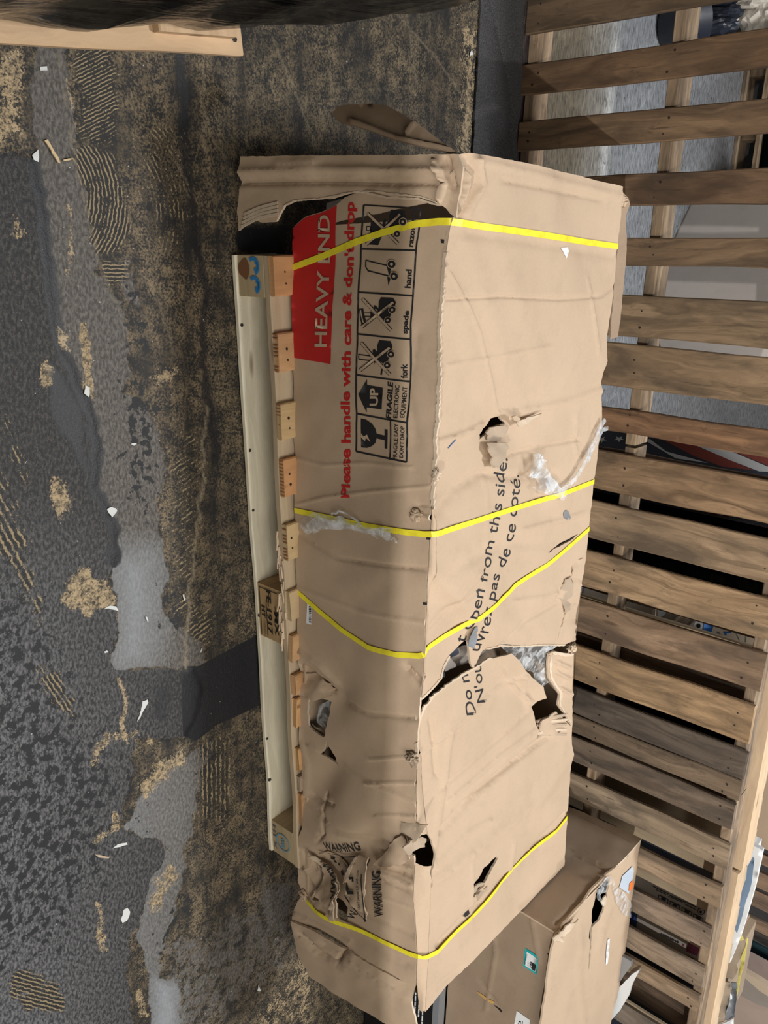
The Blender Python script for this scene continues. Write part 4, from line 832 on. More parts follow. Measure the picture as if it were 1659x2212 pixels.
strap('bare yellow strap slanting over the printed sentence, just above the big tear', [(642, 1277), (690, 1320), (740, 1360), (800, 1395), (860, 1412), (905, 1416), (914, 1415)], [(938, 1404), (1000, 1358), (1060, 1312), (1100, 1280), (1115, 1265), (1180, 1222), (1230, 1178), (1271, 1142)])
strap('yellow strap over the crushed WARNING corner, lowest in the photo', [(664, 1946), (690, 1965), (720, 1979), (760, 1998), (830, 2035), (880, 2057), (905, 2065)], [(928, 2063), (945, 2055), (985, 2010), (1040, 1955), (1100, 1890), (1160, 1830), (1200, 1795), (1224, 1766)], [(720, 1960, 60, .02)])
# ---------------------------------------------------------------- film scraps on the straps
def filmthing(px, s, label, off, extra=()):
    root = thing('plastic_film_scrap', label, 'plastic film', tuple(s(np.array([px[0]]))[0]), 'film scraps on the torn box')
    S = Surf(s.base, s.n, s.dents, s.creases, .005, 30)
    sheet('film', px, S, FILM, root, th=0, step=6, bstep=5, jag=1.0, off=off, rows=False)
    S2 = Surf(s.base, s.n, s.dents, s.creases, .005, 24)
    c = np.mean(px, 0); sheet('film', [(c[0]+(x-c[0])*.8, c[1]+(y-c[1])*.8) for x, y in px], S2, FILM, root, th=0, step=6, bstep=5, jag=.8, off=off+.007, rows=False)
    for pts, wd in extra:
        P_ = S(dens(pts, 5, False), off+.004); strip('twisted_strand', P_, np.tile(s.n, (len(P_), 1)), wd, .003, FILM, root)
    return root
f8 = lambda p: C(.1628, 630, 1080, p)
filmthing(f8([(130, 290), (220, 210), (320, 150), (430, 185), (550, 225), (690, 200), (800, 265), (1000, 325), (1230, 352), (1275, 335), (1390, 350), (1370, 420), (1400, 500), (1340, 520), (1240, 440), (1160, 435), (950, 395), (830, 360), (650, 385), (540, 375), (430, 370), (330, 410), (240, 450)]), FR, 'crinkled clear film scrap on the middle strap, lying against the front panel', .010,
    [(f8([(565, 205), (575, 165), (640, 165), (680, 130), (760, 170), (850, 210), (930, 260), (1000, 320)]), .004), (f8([(1400, 500), (1430, 470), (1470, 550)]), .003), (f8([(1240, 400), (1240, 350), (1290, 345), (1290, 430), (1250, 410)]), .006)])
g8 = lambda p: C(.1808, 1040, 860, p)
filmthing(g8([(560, 660), (620, 645), (690, 670), (690, 790), (760, 860), (830, 950), (890, 1060), (950, 1110), (955, 1180), (920, 1215), (870, 1170), (720, 1140), (620, 1100), (570, 1060), (640, 1040), (620, 950), (570, 945), (520, 930), (520, 850), (555, 760)]), TP, 'whitish clear film scrap with a long tail on top of the box', .012,
    [(g8([(900, 1075), (960, 1040), (1050, 950), (1120, 840), (1200, 690), (1290, 520), (1370, 340), (1415, 250)]), .016), (g8([(1180, 760), (1300, 560), (1400, 370), (1460, 350)]), .012), (g8([(575, 700), (600, 760), (590, 900), (550, 930)]), .008), (g8([(660, 680), (670, 780), (620, 880)]), .008)])

# ---------------------------------------------------------------- the pallet under the box
PA = .0557; px_, py_ = np.array([math.cos(PA), math.sin(PA), 0]), np.array([-math.sin(PA), math.cos(PA), 0]); UZ = np.array([0, 0, 1.])
PO = np.array([-.007, 1.2994, 0])
def uof(px, y0=0.0):
    d = ray([px])[0]; n = py_; t = (PO@n+y0-EYE@n)/(d@n); p = EYE+d*t; return float((p-PO)@px_), float(p[2])
pal = thing('wooden_pallet', 'long pale wooden block pallet on the floor carrying the huge torn box', 'pallet', tuple(PO+px_*.85))
DP = .76; LP = 1.712
pale = (.92, .87, .72); tan = (.50, .37, .24); orange = (.66, .36, .17); greyw = (.36, .32, .28)
for y in (0, .33, DP-.12):
    board('bottom_board', PO+py_*y, px_, py_, UZ, LP, .125, .0155, WOOD_N, pal, pale, 26, .004, .003)
us = [(0.0, .092), (.832-.0, .155), (1.60, .112)]
for k, y in enumerate((.002, .335, DP-.10)):
    for j, (u0, L) in enumerate(us):
        board('block', PO+px_*u0+py_*y+UZ*.0157, px_, py_, UZ, L, .10, .0935, WOOD_N, pal, (.55, .44, .28) if j != 1 else (.55, .38, .20), 3, .001, .003)
    board('stringer_board', PO+py_*y+UZ*.1095, px_, py_, UZ, LP, .105, .0205, WOOD_N, pal, (.56, .45, .32) if k == 0 else tan, 40, .007, .003)
# splintered stretch of the front stringer board
for i in range(26):
    u = .66+.30*rng.random()+.02*i/26; v, f, uvs = grid_uv_box(PO+px_*u+py_*(-.004+rng.uniform(-.003, .002))+UZ*(.106+.022*rng.random()), px_*.96+py_*rng.uniform(-.2, .2)+UZ*rng.uniform(-.12, .12), py_, UZ, rng.uniform(.02, .06), .004, .003, 2, 0, .0008)
    mesh('splinter', v, f, WOOD_N, pal, None, False, uvs, (.72, .58, .44))
DK = [(552, 641), (720, 805), (872, 950), (992, 1072), (1132, 1208), (1275, 1338), (1370, 1425), (1455, 1498), (1506, 1565), (1612, 1658), (1672, 1700), (1710, 1775)]
for i, (ya, yb) in enumerate(DK):
    xm = 590+ (ya-552)*.033
    u0 = uof((xm, ya))[0]; u1 = uof((xm, yb))[0]
    if i > 6: u1 = max(u1, u0+.05)
    c = [orange, (.66, .40, .21), (.64, .46, .25), orange, (.62, .46, .26), (.60, .46, .28), (.60, .38, .20), (.58, .34, .17), (.64, .38, .18), (.62, .38, .18), (.45, .36, .28), (.60, .36, .19)][i]
    tilt = px_ + py_*rng.uniform(-.015, .015)
    board('deck_board', PO+px_*u0+py_*(.004*rng.random()-.002+ (.004 if i > 6 else 0))+UZ*.1302, py_, tilt, UZ, DP+.0, max(.03, u1-u0), .0163, WOOD_N, pal, c, 10, .001, .003, ends=.004 if i > 4 else .001)
# end grain of the deck boards
for i, (ya, yb) in enumerate(DK[:5]):
    xm = 590+(ya-552)*.033; u0 = uof((xm, ya))[0]; u1 = uof((xm, yb))[0]; n = 11
    for k in range(n):
        if rng.random() < .8:
            p = PO+px_*(u0+(u1-u0)*(k+.15)/n)-py_*.0012+UZ*.1312
            v, f, uvs = grid_uv_box(p, px_, py_, UZ, (u1-u0)/n*.45, .002, .0145, 1, 0, .0004); mesh('growth_ring', v, f, WOOD_N, pal, None, False, uvs, (.20, .085, .04) if i == 0 else (.36, .17, .08))
nl = []
for ya, yb, xx in ((552, 641, 612), (720, 805, 616), (872, 950, 620), (992, 1072, 622), (1132, 1208, 626)):
    for fr_ in (.4, .68):
        p = onz([(xx+fr_*8, ya+(yb-ya)*fr_)], .1470)[0]
        nl.append(p)
def discs(name, pts, n, r, mat, par, t=.0012):
    V = []; F = []; n = np.array(n, float); a = np.cross(n, (0.3, .9, .2)); a /= np.linalg.norm(a); b = np.cross(n, a)
    for p in pts:
        k = len(V); rr = r*rng.uniform(.7, 1.3)
        V += [p+n*t+(a*math.cos(i*1.0472)+b*math.sin(i*1.0472))*rr for i in range(6)]; F.append([k+i for i in range(6)])
    o = mesh(name, V, F, mat, par, None, False); P0 = np.array(V[:3])
    if np.cross(P0[1]-P0[0], P0[2]-P0[0])@n < 0: o.data.flip_normals()
    return o
discs('nail_head', nl, (0, 0, 1), .0032, NAIL, pal)['kind'] = 'stuff'
discs('nail_head', [PO+px_*u+UZ*.0157+py_*.004 for u in (.47, .63, .93, 1.32, 1.46, .16)], (0, -.3, 1), .0045, NAIL, pal)['kind'] = 'stuff'
# stamps on the blocks
def pflat(s, px0, px1, h, mat, bold=0.02):
    u0, z0 = uof(px0, -.002); u1, z1 = uof(px1, -.002); o = PO+px_*u0+UZ*z0-py_*.002; d = px_*(u1-u0)+UZ*(z1-z0); L = np.linalg.norm(d); d = d/L
    return text_flat('stamp', s, o, d, np.cross(-py_, d) if np.cross(-py_, d)@UZ*(1) else UZ, L, h, mat, pal, bold)
BLUEP = plain('blue_paint', (.03, .22, .52), .7)
def arc2(u, z, r, a0, a1, w_):
    P = [PO+px_*(u+r*math.cos(t))-py_*.0015+UZ*(z+r*math.sin(t)) for t in np.linspace(a0, a1, 12)]
    return strip('paint_mark', P, np.tile(-py_, (12, 1)), w_, .0005, BLUEP, pal)
kp = [PO+px_*(.03+.022*math.cos(t)*(1+.2*math.sin(3*t)))-py_*.0010+UZ*(.042+.020*math.sin(t)) for t in np.linspace(0, 6.283, 17)[:16]]; mesh('knot', kp, [list(range(16))], plain('rusty_knot', (.20, .09, .04), .8), pal, None, False)
u99, z99 = uof((548, 575)); arc2(u99, z99, .017, .3, 3.9, .008); arc2(u99+.042, z99, .017, .3, 3.9, .008); arc2(u99+.0, z99+.006, .008, -.5, 3.2, .006); arc2(u99+.042, z99+.006, .008, -.5, 3.2, .006)
u0, z0 = uof((566, 1262)); 
text_flat('stamp', '-MX', PO+px_*(u0+.05)+UZ*(.083)-py_*.0015, px_, UZ, .085, .016, INK, pal, .02)
text_flat('stamp', 'FE-1917', PO+px_*(u0+.012)+UZ*(.056)-py_*.0015, px_, UZ, .125, .018, INK, pal, .02)
text_flat('stamp', 'HT', PO+px_*(u0+.062)+UZ*(.033)-py_*.0015, px_, UZ, .035, .015, INK, pal, .02)
for (a, b) in (((.01, .028), (.15, .028)), ((.01, .028), (.01, .10)), ((.045, .053), (.15, .053))):
    P = [PO+px_*(u0+a[0])+UZ*a[1]-py_*.0015, PO+px_*(u0+(a[0]+b[0])/2)+UZ*(a[1]+b[1])/2-py_*.0015, PO+px_*(u0+b[0])+UZ*b[1]-py_*.0015]; strip('stamp', P, np.tile(-py_, (3, 1)), .0022, .0004, INK, pal)
BLUES = plain('light_blue_ink', (.12, .36, .58), .7)
P = [PO+px_*(1.655+.028*math.cos(t))-py_*.0015+UZ*(.066+.028*math.sin(t)) for t in np.linspace(0, 6.283, 24)]; strip('stamp', P, np.tile(-py_, (24, 1)), .003, .0004, BLUES, pal)
text_flat('stamp', 'WG', PO+px_*1.638+UZ*.058-py_*.0015, px_, UZ, .036, .016, BLUES, pal, .02)
text_flat('stamp', 'H1 X', PO+px_*1.612+UZ*.024-py_*.0015, px_, UZ, .085, .014, plain('grey_ink', (.16, .17, .18), .8), pal, .02)

# ---------------------------------------------------------------- pallets standing on edge behind
YW = 2.481
def slat_x(t): return t
SLATS = [  # x0 x1 z1 tone group(A/B/C)
 (-.80, -.700, 1.01, (0.160, 0.116, 0.076), 0), (-.615, -.524, 1.01, (0.216, 0.140, 0.084), 0), (-.449, -.360, 1.01, (0.232, 0.160, 0.100), 0), (-.275, -.186, 1.01, (0.200, 0.132, 0.084), 0), (-.100, -.016, 1.01, (0.240, 0.172, 0.112), 0), (.072, .197, 1.01, (0.288, 0.220, 0.148), 0), (.218, .352, 1.01, (0.320, 0.240, 0.160), 0), (.424, .500, 1.01, (0.256, 0.156, 0.092), 0),
 (.566, .694, 1.012, (0.304, 0.216, 0.138), 1), (.738, .872, 1.008, (0.350, 0.271, 0.189), 1), (.914, 1.046, 1.014, (0.423, 0.317, 0.207), 1), (1.092, 1.220, 1.012, (0.304, 0.225, 0.161), 1), (1.267, 1.400, 1.012, (0.414, 0.304, 0.189), 1), (1.433, 1.534, 1.010, (0.124, 0.106, 0.092), 1), (1.538, 1.611, 1.010, (0.202, 0.161, 0.120), 1),
 (1.624, 1.722, 1.006, (0.190, 0.157, 0.128), 2), (1.777, 1.875, 1.012, (0.323, 0.271, 0.209), 2), (1.942, 2.031, 1.006, (0.314, 0.252, 0.185), 2), (2.120, 2.206, .998, (0.257, 0.214, 0.176), 2), (2.288, 2.377, .998, (0.285, 0.242, 0.195), 2), (2.410, 2.480, .994, (0.332, 0.266, 0.195), 2), (2.63, 2.72, .99, (0.209, 0.190, 0.171), 2)]
PB = [(-.82, .535), (.545, 1.615), (1.62, 2.76)]
names = [('weathered brown pallet standing on edge behind the torn box, nearest the felt strip', -.15), ('weathered pallet with the palest slats standing on edge behind the middle of the torn box', 1.08), ('grey weathered pallet standing on edge behind the smaller carton', 2.2)]
AX, AZ = np.array([1., 0, 0]), UZ
for g in range(3):
    x0, x1 = PB[g]
    rt = thing('standing_pallet', names[g][0], 'pallet', ((x0+x1)/2, YW, 0), 'pallets standing on edge')
    nails = []
    for (a, b, z1, c, gg) in SLATS:
        if gg != g: continue
        yo = rng.uniform(-.003, .003)
        board('slat', (b, YW+yo, .002+rng.uniform(0, .006)), UZ, (-1, 0, 0), (0, 1, 0), z1-.004, b-a, .018, WOOD_O, rt, c, 14, .0045, .003, ends=.004)
        for z in (.055, .50, .965):
            for fr_ in (.3, .72): nails.append(np.array([a+(b-a)*fr_+rng.uniform(-.01, .01), YW+yo, z+rng.uniform(-.012, .012)]))
    discs('nail_head', nails, (0, -1, 0), .0034, NAIL, rt, .0016)['kind'] = 'stuff'
    for z, c in ((.006, (.36, .28, .20)), (.481, (.34, .27, .195)), (.965, (.30, .24, .18))):
        board('stringer', (x0, YW+.0225, z), AX, (0, 1, 0), UZ, x1-x0, .088, .036, WOOD_O, rt, c, 14, .003, .003)
    back = [(-.76, .10), (-.30, .12), (.05, .1), (.40, .12)] if g == 0 else [(.58, .12), (.80, .1), (1.04, .06), (1.28, .12), (1.50, .1)] if g == 1 else [(1.66, .12), (1.85, .1), (2.58, .12)]
    if g == 0: back = [(-.80, .07)]
    for bx, bw in back:
        board('back_slat', (bx+bw, YW+.111, .004), UZ, (-1, 0, 0), (0, 1, 0), .99, bw, .016, WOOD_O, rt, (.17, .12, .085), 8, .004, .003)
# the taller pallets behind them: only their top rails rise above
for i, (xa, xb, dy, dz, lab) in enumerate(((1.15, 1.955, .0, .0, 'newer pale pallet behind the slats whose clean rail starts beside the carton stack'), (1.962, 2.95, -.012, -.006, 'newer pale pallet behind the slats, the lower of two pale rails in the photo'))):
    rt = thing('tall_pallet', lab, 'pallet', ((xa+xb)/2, 2.66, 0))
    for z in (.01, .985+dz):
        board('rail', (xa, 2.625+dy, z), AX, (0, 1, 0), UZ, xb-xa, .088, .042, WOOD_N, rt, (.68, .52, .36), 12, .003, .003)
    for k in range(6):
        x = xa+.03+(xb-xa-.14)*k/5
        board('slat', (x+.085, 2.715+dy, .01), UZ, (-1, 0, 0), (0, 1, 0), 1.015+dz, .085, .016, WOOD_N, rt, (.5, .4, .28), 6, .003, .003)

# ---------------------------------------------------------------- smaller carton beside the pallets
XB = 1.893
def xb_(q):
    d = ray(q); return EYE+d*(XB/d[:, 0])[:, None]
YB = 1.888
LS = Surf(xb_, (-1, 0, 0), creases=[([(1236, 1842), (1318, 1882)], 6, -.006), ([(1130, 1965), (1210, 2010)], 5, .002), ([(1240, 1745), (1383, 1812)], 6, .003), ([(1200, 1995), (1310, 1893)], 7, -.004), ([(1105, 1900), (1130, 1930)], 5, .004)], wob=.003, wl=60)
CS = Surf(lambda q: ony(q, YB), (0, -1, 0), creases=[([(1060, 1985), (1070, 2060), (1050, 2180)], 6, .003), ([(1150, 1990), (1165, 2080)], 6, .003), ([(1040, 2120), (1080, 2180)], 5, -.003)], wob=.003, wl=60)
US = Surf(lambda q: onz(q, .7225), (0, 0, 1), dents=[(1290, 1980, 30, 60, .4, -.01)], creases=[([(1260, 2000), (1250, 2100), (1262, 2212)], 8, .003), ([(1320, 1960), (1290, 2060)], 7, .005)], wob=.004, wl=50)
b2 = thing('carton', 'scuffed carton beside the big box with a split top and a teal-edged sticker', 'box', (2.2, 2.16, .34))
CARD2 = card_mat('shaded_side_cardboard', (.335, .25, .175), (.29, .21, .145), stain=.35)  # darker copy of the top's card, the upright sides' shade put into the colour
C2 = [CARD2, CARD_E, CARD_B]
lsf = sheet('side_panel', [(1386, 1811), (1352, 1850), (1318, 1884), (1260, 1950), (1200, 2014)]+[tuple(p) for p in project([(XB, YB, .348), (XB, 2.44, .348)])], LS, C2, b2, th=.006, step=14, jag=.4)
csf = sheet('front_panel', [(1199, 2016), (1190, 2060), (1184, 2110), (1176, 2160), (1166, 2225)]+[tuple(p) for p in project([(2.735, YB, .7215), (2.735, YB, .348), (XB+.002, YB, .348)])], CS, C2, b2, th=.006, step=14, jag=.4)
TEAR = C(.2767, 1200, 1650, [(392, 870), (420, 900), (430, 960), (420, 1040), (400, 1120), (395, 1160), (360, 1240), (310, 1290), (300, 1360), (285, 1410), (270, 1520), (258, 1610), (260, 1520), (285, 1340), (310, 1260), (316, 1130), (330, 1030), (345, 960), (370, 920)])
usf = sheet('top_panel', [(1386, 1812), (1355, 1850), (1312, 1888), (1300, 1902), (1262, 1945), (1202, 2016), (1190, 2060), (1184, 2110), (1176, 2160), (1166, 2225)]+[tuple(p) for p in project([(2.735, YB, .7225), (2.735, 2.43, .7225)])]+[(1338, 2120), (1350, 2060), (1358, 1990), (1368, 1910), (1378, 1855)], US, [CARD, CARD_E, CARD_B], b2, [TEAR], th=.006, step=14, jag=.6)
carton('dark_interior_fill', XB+.02, 2.70, YB+.03, 2.41, .36, .64, BLACK, b2)  # black block stands in for the unlit inside seen through the tear
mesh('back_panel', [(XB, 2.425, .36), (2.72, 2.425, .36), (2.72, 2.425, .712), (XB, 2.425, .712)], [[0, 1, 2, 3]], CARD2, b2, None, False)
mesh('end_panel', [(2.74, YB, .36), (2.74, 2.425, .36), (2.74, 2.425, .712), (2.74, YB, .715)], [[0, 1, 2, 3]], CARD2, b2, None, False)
def pr2(name, px, mat, s, par, off=.0015, th=0): return sheet(name, px, s, mat, par, th=th, step=14, bstep=8, off=off, rows=False)
q7 = lambda p: C(.3918, 600, 1750, p)
pr2('sticker', q7([(1367, 757), (1443, 808), (1425, 910), (1351, 862)]), TEAL, CS, csf)
pr2('sticker_face', q7([(1376, 778), (1432, 815), (1418, 893), (1362, 856)]), WHITE, CS, csf, .0022)
pr2('sticker_band', q7([(1396, 832), (1427, 852), (1417, 890), (1387, 868)]), INK, CS, csf, .0028)
text_path('printed_text', '7936', [q7([(1403, 838)])[0], q7([(1397, 876)])[0]], -9, CS, WHITE, csf, .03, .0034)
text_path('printed_text', 'TEA338/7936', [q7([(1380, 790)])[0], q7([(1366, 852)])[0]], -3.6, CS, INK, csf, .0, .0030)
pr2('blank_label', [(1117, 2182), (1145, 2203), (1135, 2290), (1100, 2265)], WHITE, CS, csf)
text_path('printed_text', '5', [(1131, 2206), (1128, 2216)], -10, CS, INK, csf, .0, .003)
pr2('orange_scrape', C(.193, 860, 2080, [(880, 310), (960, 355), (1080, 440), (1060, 455), (980, 405), (910, 350)]), plain('ochre_scrape', (.55, .33, .10), .8), CS, csf)
pr2('dark_scratch', C(.193, 860, 2080, [(1080, 470), (1165, 545), (1155, 552), (1085, 485)]), NAIL, CS, csf)
for p in [(1168, 790), (1180, 838), (1174, 885)]:
    c = q7([(p[0]+320, p[1]+0+(p[1]-790)*.9)])[0]; pr2('staple', quadstrip((c[0], c[1]), (c[0]+6, c[1]+7), 2), NAIL, CS, csf)
fl2 = lambda nm, px, off, amp=.008: sheet(nm, px, Surf(US.base, US.n, (), (), amp, 10), FILM, usf, th=0, step=7, bstep=6, jag=.8, off=off, rows=False)
q5 = lambda p: C(.2767, 1200, 1650, p)
fl2('packing_tape', q5([(440, 930), (520, 1000), (585, 1090), (575, 1195), (520, 1170), (470, 1090), (450, 1000)]), .006, .003)
fl2('packing_tape', q5([(350, 880), (400, 850), (430, 880), (435, 930), (380, 950), (340, 1000), (320, 1010), (330, 950)]), .010)
fl2('packing_tape', q5([(320, 980), (350, 960), (335, 1040), (370, 1080), (350, 1100), (318, 1040)]), .008)
pr2('shipping_pouch', q5([(590, 795), (600, 830), (580, 930), (560, 1010), (490, 960), (510, 870)]), plain('pale_blue_pouch', (.50, .58, .68), .3), US, usf, .003)
pr2('shipping_label', q5([(583, 900), (590, 935), (575, 975), (556, 985), (560, 925)]), ORANGE, US, usf, .005)
pr2('tape_strip', q5([(405, 1370), (422, 1365), (412, 1480), (395, 1555), (380, 1560), (390, 1470)]), WHITE, US, usf, .003)
bit('torn_layer', q7([(1500, 690), (1560, 640), (1620, 600), (1640, 590), (1600, 650), (1570, 690), (1540, 690), (1560, 720), (1510, 715)]), US, .012, [CARD_E, CARD_E], usf, step=7)
bit('torn_layer', q5([(372, 1080), (405, 1035), (415, 1060), (405, 1110), (380, 1115)]), US, .004, [CARD_E, CARD_E], usf, step=7)
for p in ([(1195, 2014), (1160, 1992)], [(1230, 1842), (1262, 1862), (1318, 1884)]): pass
# the black printed box the carton stands on
bk2 = thing('black_box', 'glossy black printed box with a grey top edge under the smaller carton', 'box', (2.55, 2.1, 0))
BKS = Surf(lambda q: ony(q, 1.850), (0, -1, 0))
carton('box_body', 2.0, 3.0, 1.852, 2.45, 0, .325, BLACK, bk2, 0, .008)
carton('grey_edge', 2.0, 3.0, 1.846, 1.882, .318, .345, SILVER, bk2, 0, .01)
for s, x, z, w_, h in (('50', 2.62, .27, .05, .022), ('Sho', 2.62, .235, .10, .022), ('with', 2.62, .205, .07, .014)):
    text_flat('printed_text', s, (x, 1.8505, z), (1, 0, 0), (0, 0, 1), w_, h, WHITE, bk2, .02)
for z, w_ in ((.272, .16), (.255, .13), (.238, .15), (.221, .11), (.204, .13), (.187, .10), (.170, .09)):
    x = 2.40
    while x < 2.40+w_:
        l_ = rng.uniform(.008, .024); carton('printed_line', x, x+l_, 1.8498, 1.8512, z, z+.0042, WHITE, bk2, 0, .0001); x += l_+.004
# white moulded foam sheet leaning at the back
fm = thing('foam_panel', 'white plastic foam panel with a grey sleeve, wedged between the smaller carton and the slats', 'packaging', (2.55, 2.4, .62))
b1, n1_ = plane3((2.388, 2.44, .728), (2.628, 2.45, .73), (2.399, 2.44, .80))
FMS = Surf(lambda q: ony(q, 2.462), (0, -1, 0), wob=.002, wl=30)
sheet('foam_sheet', q5([(660, 1605), (640, 1640), (600, 1720), (575, 1800), (500, 1930), (410, 2031), (330, 2120), (250, 2120), (300, 2031), (400, 1850), (500, 1740), (590, 1650)]), FMS, [FOAM, FOAM], fm, th=.012, step=12, jag=.8)
sheet('grey_sleeve', q5([(520, 1505), (585, 1545), (590, 1580), (510, 1690), (430, 1800), (330, 1940), (270, 2040), (240, 2100), (200, 2090), (300, 1950), (400, 1760), (500, 1600)]), Surf(lambda q: ony(q, 2.446), (0, -1, 0), wob=.003, wl=40), [SILVER, SILVER], fm, th=.016, step=12, jag=.4)
tagp = lambda o: o

# ---------------------------------------------------------------- black wrapped load, left (top of the photo)
bl_ = thing('wrapped_load', 'tall load swathed in glossy black stretch film at the top of the photo', 'wrapped load', (-.9, 1.2, .14))
edge = onz([(-260, 62), (0, 60), (300, 64), (510, 62), (640, 60), (760, 44), (870, 26), (950, -10)], .13)[:, :2]
n_ = 60; ds = np.concatenate([[0], np.cumsum(np.hypot(*np.diff(edge, axis=0).T))]); ts = np.linspace(0, ds[-1], n_)
E2 = np.stack([np.interp(ts, ds, edge[:, 0]), np.interp(ts, ds, edge[:, 1])], 1); E2 = np.concatenate([E2, [[-1.5, E2[-1, 1]+.05]]])
V = []; F = []; zs = [.128, .135, .16, .22, .32, .5, .65, .85, 1.05, 1.27, 1.30]
for j, z in enumerate(zs):
    for i, (x, y) in enumerate(E2):
        inw = (.02, .004, 0, -.004, -.006, .0, .01, .015, .02, .04, .10)[j]
        wv = .010*fbm(np.array([y*7.0]), np.array([z*9+i*.02]), 3)[0]*(1 if j else .2)
        V.append((x-inw+wv, y, z+(.004*vnoise(np.array([y*14]), np.array([3.]))[0] if j < 2 else 0)))
m_ = len(E2)
for j in range(len(zs)-1):
    for i in range(m_-1): F.append([j*m_+i, j*m_+i+1, (j+1)*m_+i+1, (j+1)*m_+i])
c0 = len(V); V += [(-1.6, float(E2[0, 1]), 1.30), (-1.6, float(E2[0, 1]), .128)]
F.append([(len(zs)-1)*m_+i for i in range(m_)]+[c0]); F.append([i for i in range(m_)][::-1]+[c0+1])
mesh('film_wrap', V, F, WRAP, bl_)
ld = thing('load_pallet', 'raw pine pallet sticking out under the black wrapped load', 'pallet', (-.6, 1.0, 0))
A_, B_ = onz([(-200, 58)], .02)[0], onz([(513, 126)], .02)[0]
d = (B_-A_); L = np.linalg.norm(d); d /= L; sd_ = np.array([-d[1], d[0], 0])
q0 = onz([(0, 112), (513, 128)], .0)
p0 = onz([(-250, 80)], .075)[0]; p1 = onz([(512, 124)], .075)[0]; d = p1-p0; L = np.linalg.norm(d); d /= L; sd_ = np.array([-d[1], d[0], 0])
PINE = (.62, .44, .28)
board('deck_board', p0, d, sd_, UZ, L, .13, .022, WOOD_N, ld, PINE, 20, .005, .003)
board('deck_board', p0+sd_*.5, d, sd_, UZ, L, .13, .022, WOOD_N, ld, PINE, 10, .004, .003)
for k, u in enumerate((.02, .48, L-.115)):
    board('block', p0+d*u+sd_*.012-UZ*.0745, d, sd_, UZ, .10, .11, .073, WOOD_N, ld, (.42, .33, .23), 2, .001, .003)
    board('block', p0+d*u+sd_*.512-UZ*.0745, d, sd_, UZ, .10, .11, .073, WOOD_N, ld, (.42, .33, .23), 2, .001, .003)
for u in (.02, .48, L-.14): board('top_board', p0+d*u+sd_*.03+UZ*.0225, sd_, d, UZ, .75, .11, .022, WOOD_N, ld, PINE, 6, .003, .003)
discs('nail_head', [p0+d*(L-.02)+UZ*.022+sd_*.03], (0, 0, 1), .005, NAIL, ld)

# ---------------------------------------------------------------- felt strip on the floor and small litter
fo = onz([(1034, -60), (1040, 0), (1033, 120), (1026, 240), (1022, 345), (1040, 420), (1130, 420), (1120, 330), (1128, 180), (1133, 60), (1136, -60)], .004)
ft = tag(sheet('felt_strip', [(1036, -60), (1040, 0), (1034, 120), (1027, 240), (1022, 345), (1000, 430), (1112, 430), (1118, 330), (1127, 180), (1131, 60), (1134, -60)], Surf(lambda q: onz(q, .006), (0, 0, 1), creases=[([(1060, 0), (1080, 90), (1100, 180), (1105, 300), (1110, 340)], 3, -.004)], wob=.0015, wl=40), [FELT, FELT], None, th=.006, step=12, jag=.7), 'long strip of dark grey felt on the floor at the foot of the slats', 'felt strip')
SCRAP = plain('dirty_white_paper', (.62, .63, .62), .7)
def scrap(px, label, mat=SCRAP, th=.0015, h=.002, cat='scrap', name='paper_scrap', grp='litter on the worn floor', amp=.002):
    return tag(sheet(name, px, Surf(lambda q: onz(q, h), (0, 0, 1), wob=amp, wl=12), [mat, mat], None, th=th, step=6, bstep=4, jag=.25, rows=False), label, cat, grp)
SPL = plain('split_wood', (.58, .44, .26), .8)
scrap([(97, 303), (103, 301), (130, 346), (132, 352), (126, 351)], 'thin pale wood splinter lying on the floor near the black wrapped load', SPL, .003, .004, 'splinter', 'wood_splinter')
scrap([(137, 345), (150, 342), (160, 342), (152, 346), (140, 348)], 'short sliver crossing the tip of the thin wood splinter', SPL, .002, .005, 'splinter', 'wood_splinter')
q3 = lambda p: C(.3978, 0, 1400, p)
scrap(q3([(775, 290), (800, 278), (805, 295), (790, 325), (765, 370), (745, 400), (748, 385), (768, 340)]), 'white feather-shaped torn scrap on the dark floor left of the pallet', SCRAP)
scrap(q3([(670, 1425), (690, 1408), (708, 1432), (700, 1455), (690, 1480), (665, 1492), (655, 1475), (668, 1450)]), 'white ragged paper scrap alone on the slate grey floor, lowest of the large scraps', SCRAP)
scrap(q3([(612, 1090), (640, 1068), (688, 1055), (690, 1065), (650, 1080)]), 'long white sliver beside the chipped floor patch', SCRAP)
scrap(q3([(515, 1120), (560, 1128), (595, 1132), (590, 1142), (540, 1138)]), 'flat grey sliver left of the long white sliver', CARD_E)
scrap(q3([(1395, 1860), (1405, 1832), (1415, 1862)]), 'small white triangle of paper on the brown floor below the pallet', SCRAP)
scrap([(70, 335), (84, 322), (84, 350), (74, 345)], 'white paper corner stuck at the edge of the dark floor coating', SCRAP)
scrap([(87, 144), (103, 143), (103, 152), (88, 152)], 'small square of white paper nearest the left picture edge', SCRAP)
scrap([(1016, 113), (1021, 107), (1022, 118), (1016, 120)], 'tiny white chip beside the felt strip', SCRAP)
q2 = lambda p: C(.3617, 0, 850, p)
scrap(q2([(622, 1540), (640, 1535), (650, 1545), (625, 1550)]), 'white fleck left of the black floor patch', SCRAP)
scrap(q2([(1198, 1545), (1206, 1520), (1210, 1525), (1202, 1548)]), 'thin white fleck on the grey floor above the black patch', SCRAP)
scrap(q2([(868, 1330), (878, 1335), (886, 1362), (878, 1360)]), 'thin white sliver on the pale grey floor patch', SCRAP)
scrap(q2([(1090, 1200), (1097, 1198), (1108, 1235), (1102, 1238)]), 'thin white sliver beside the scraped line on the brown floor', SCRAP)
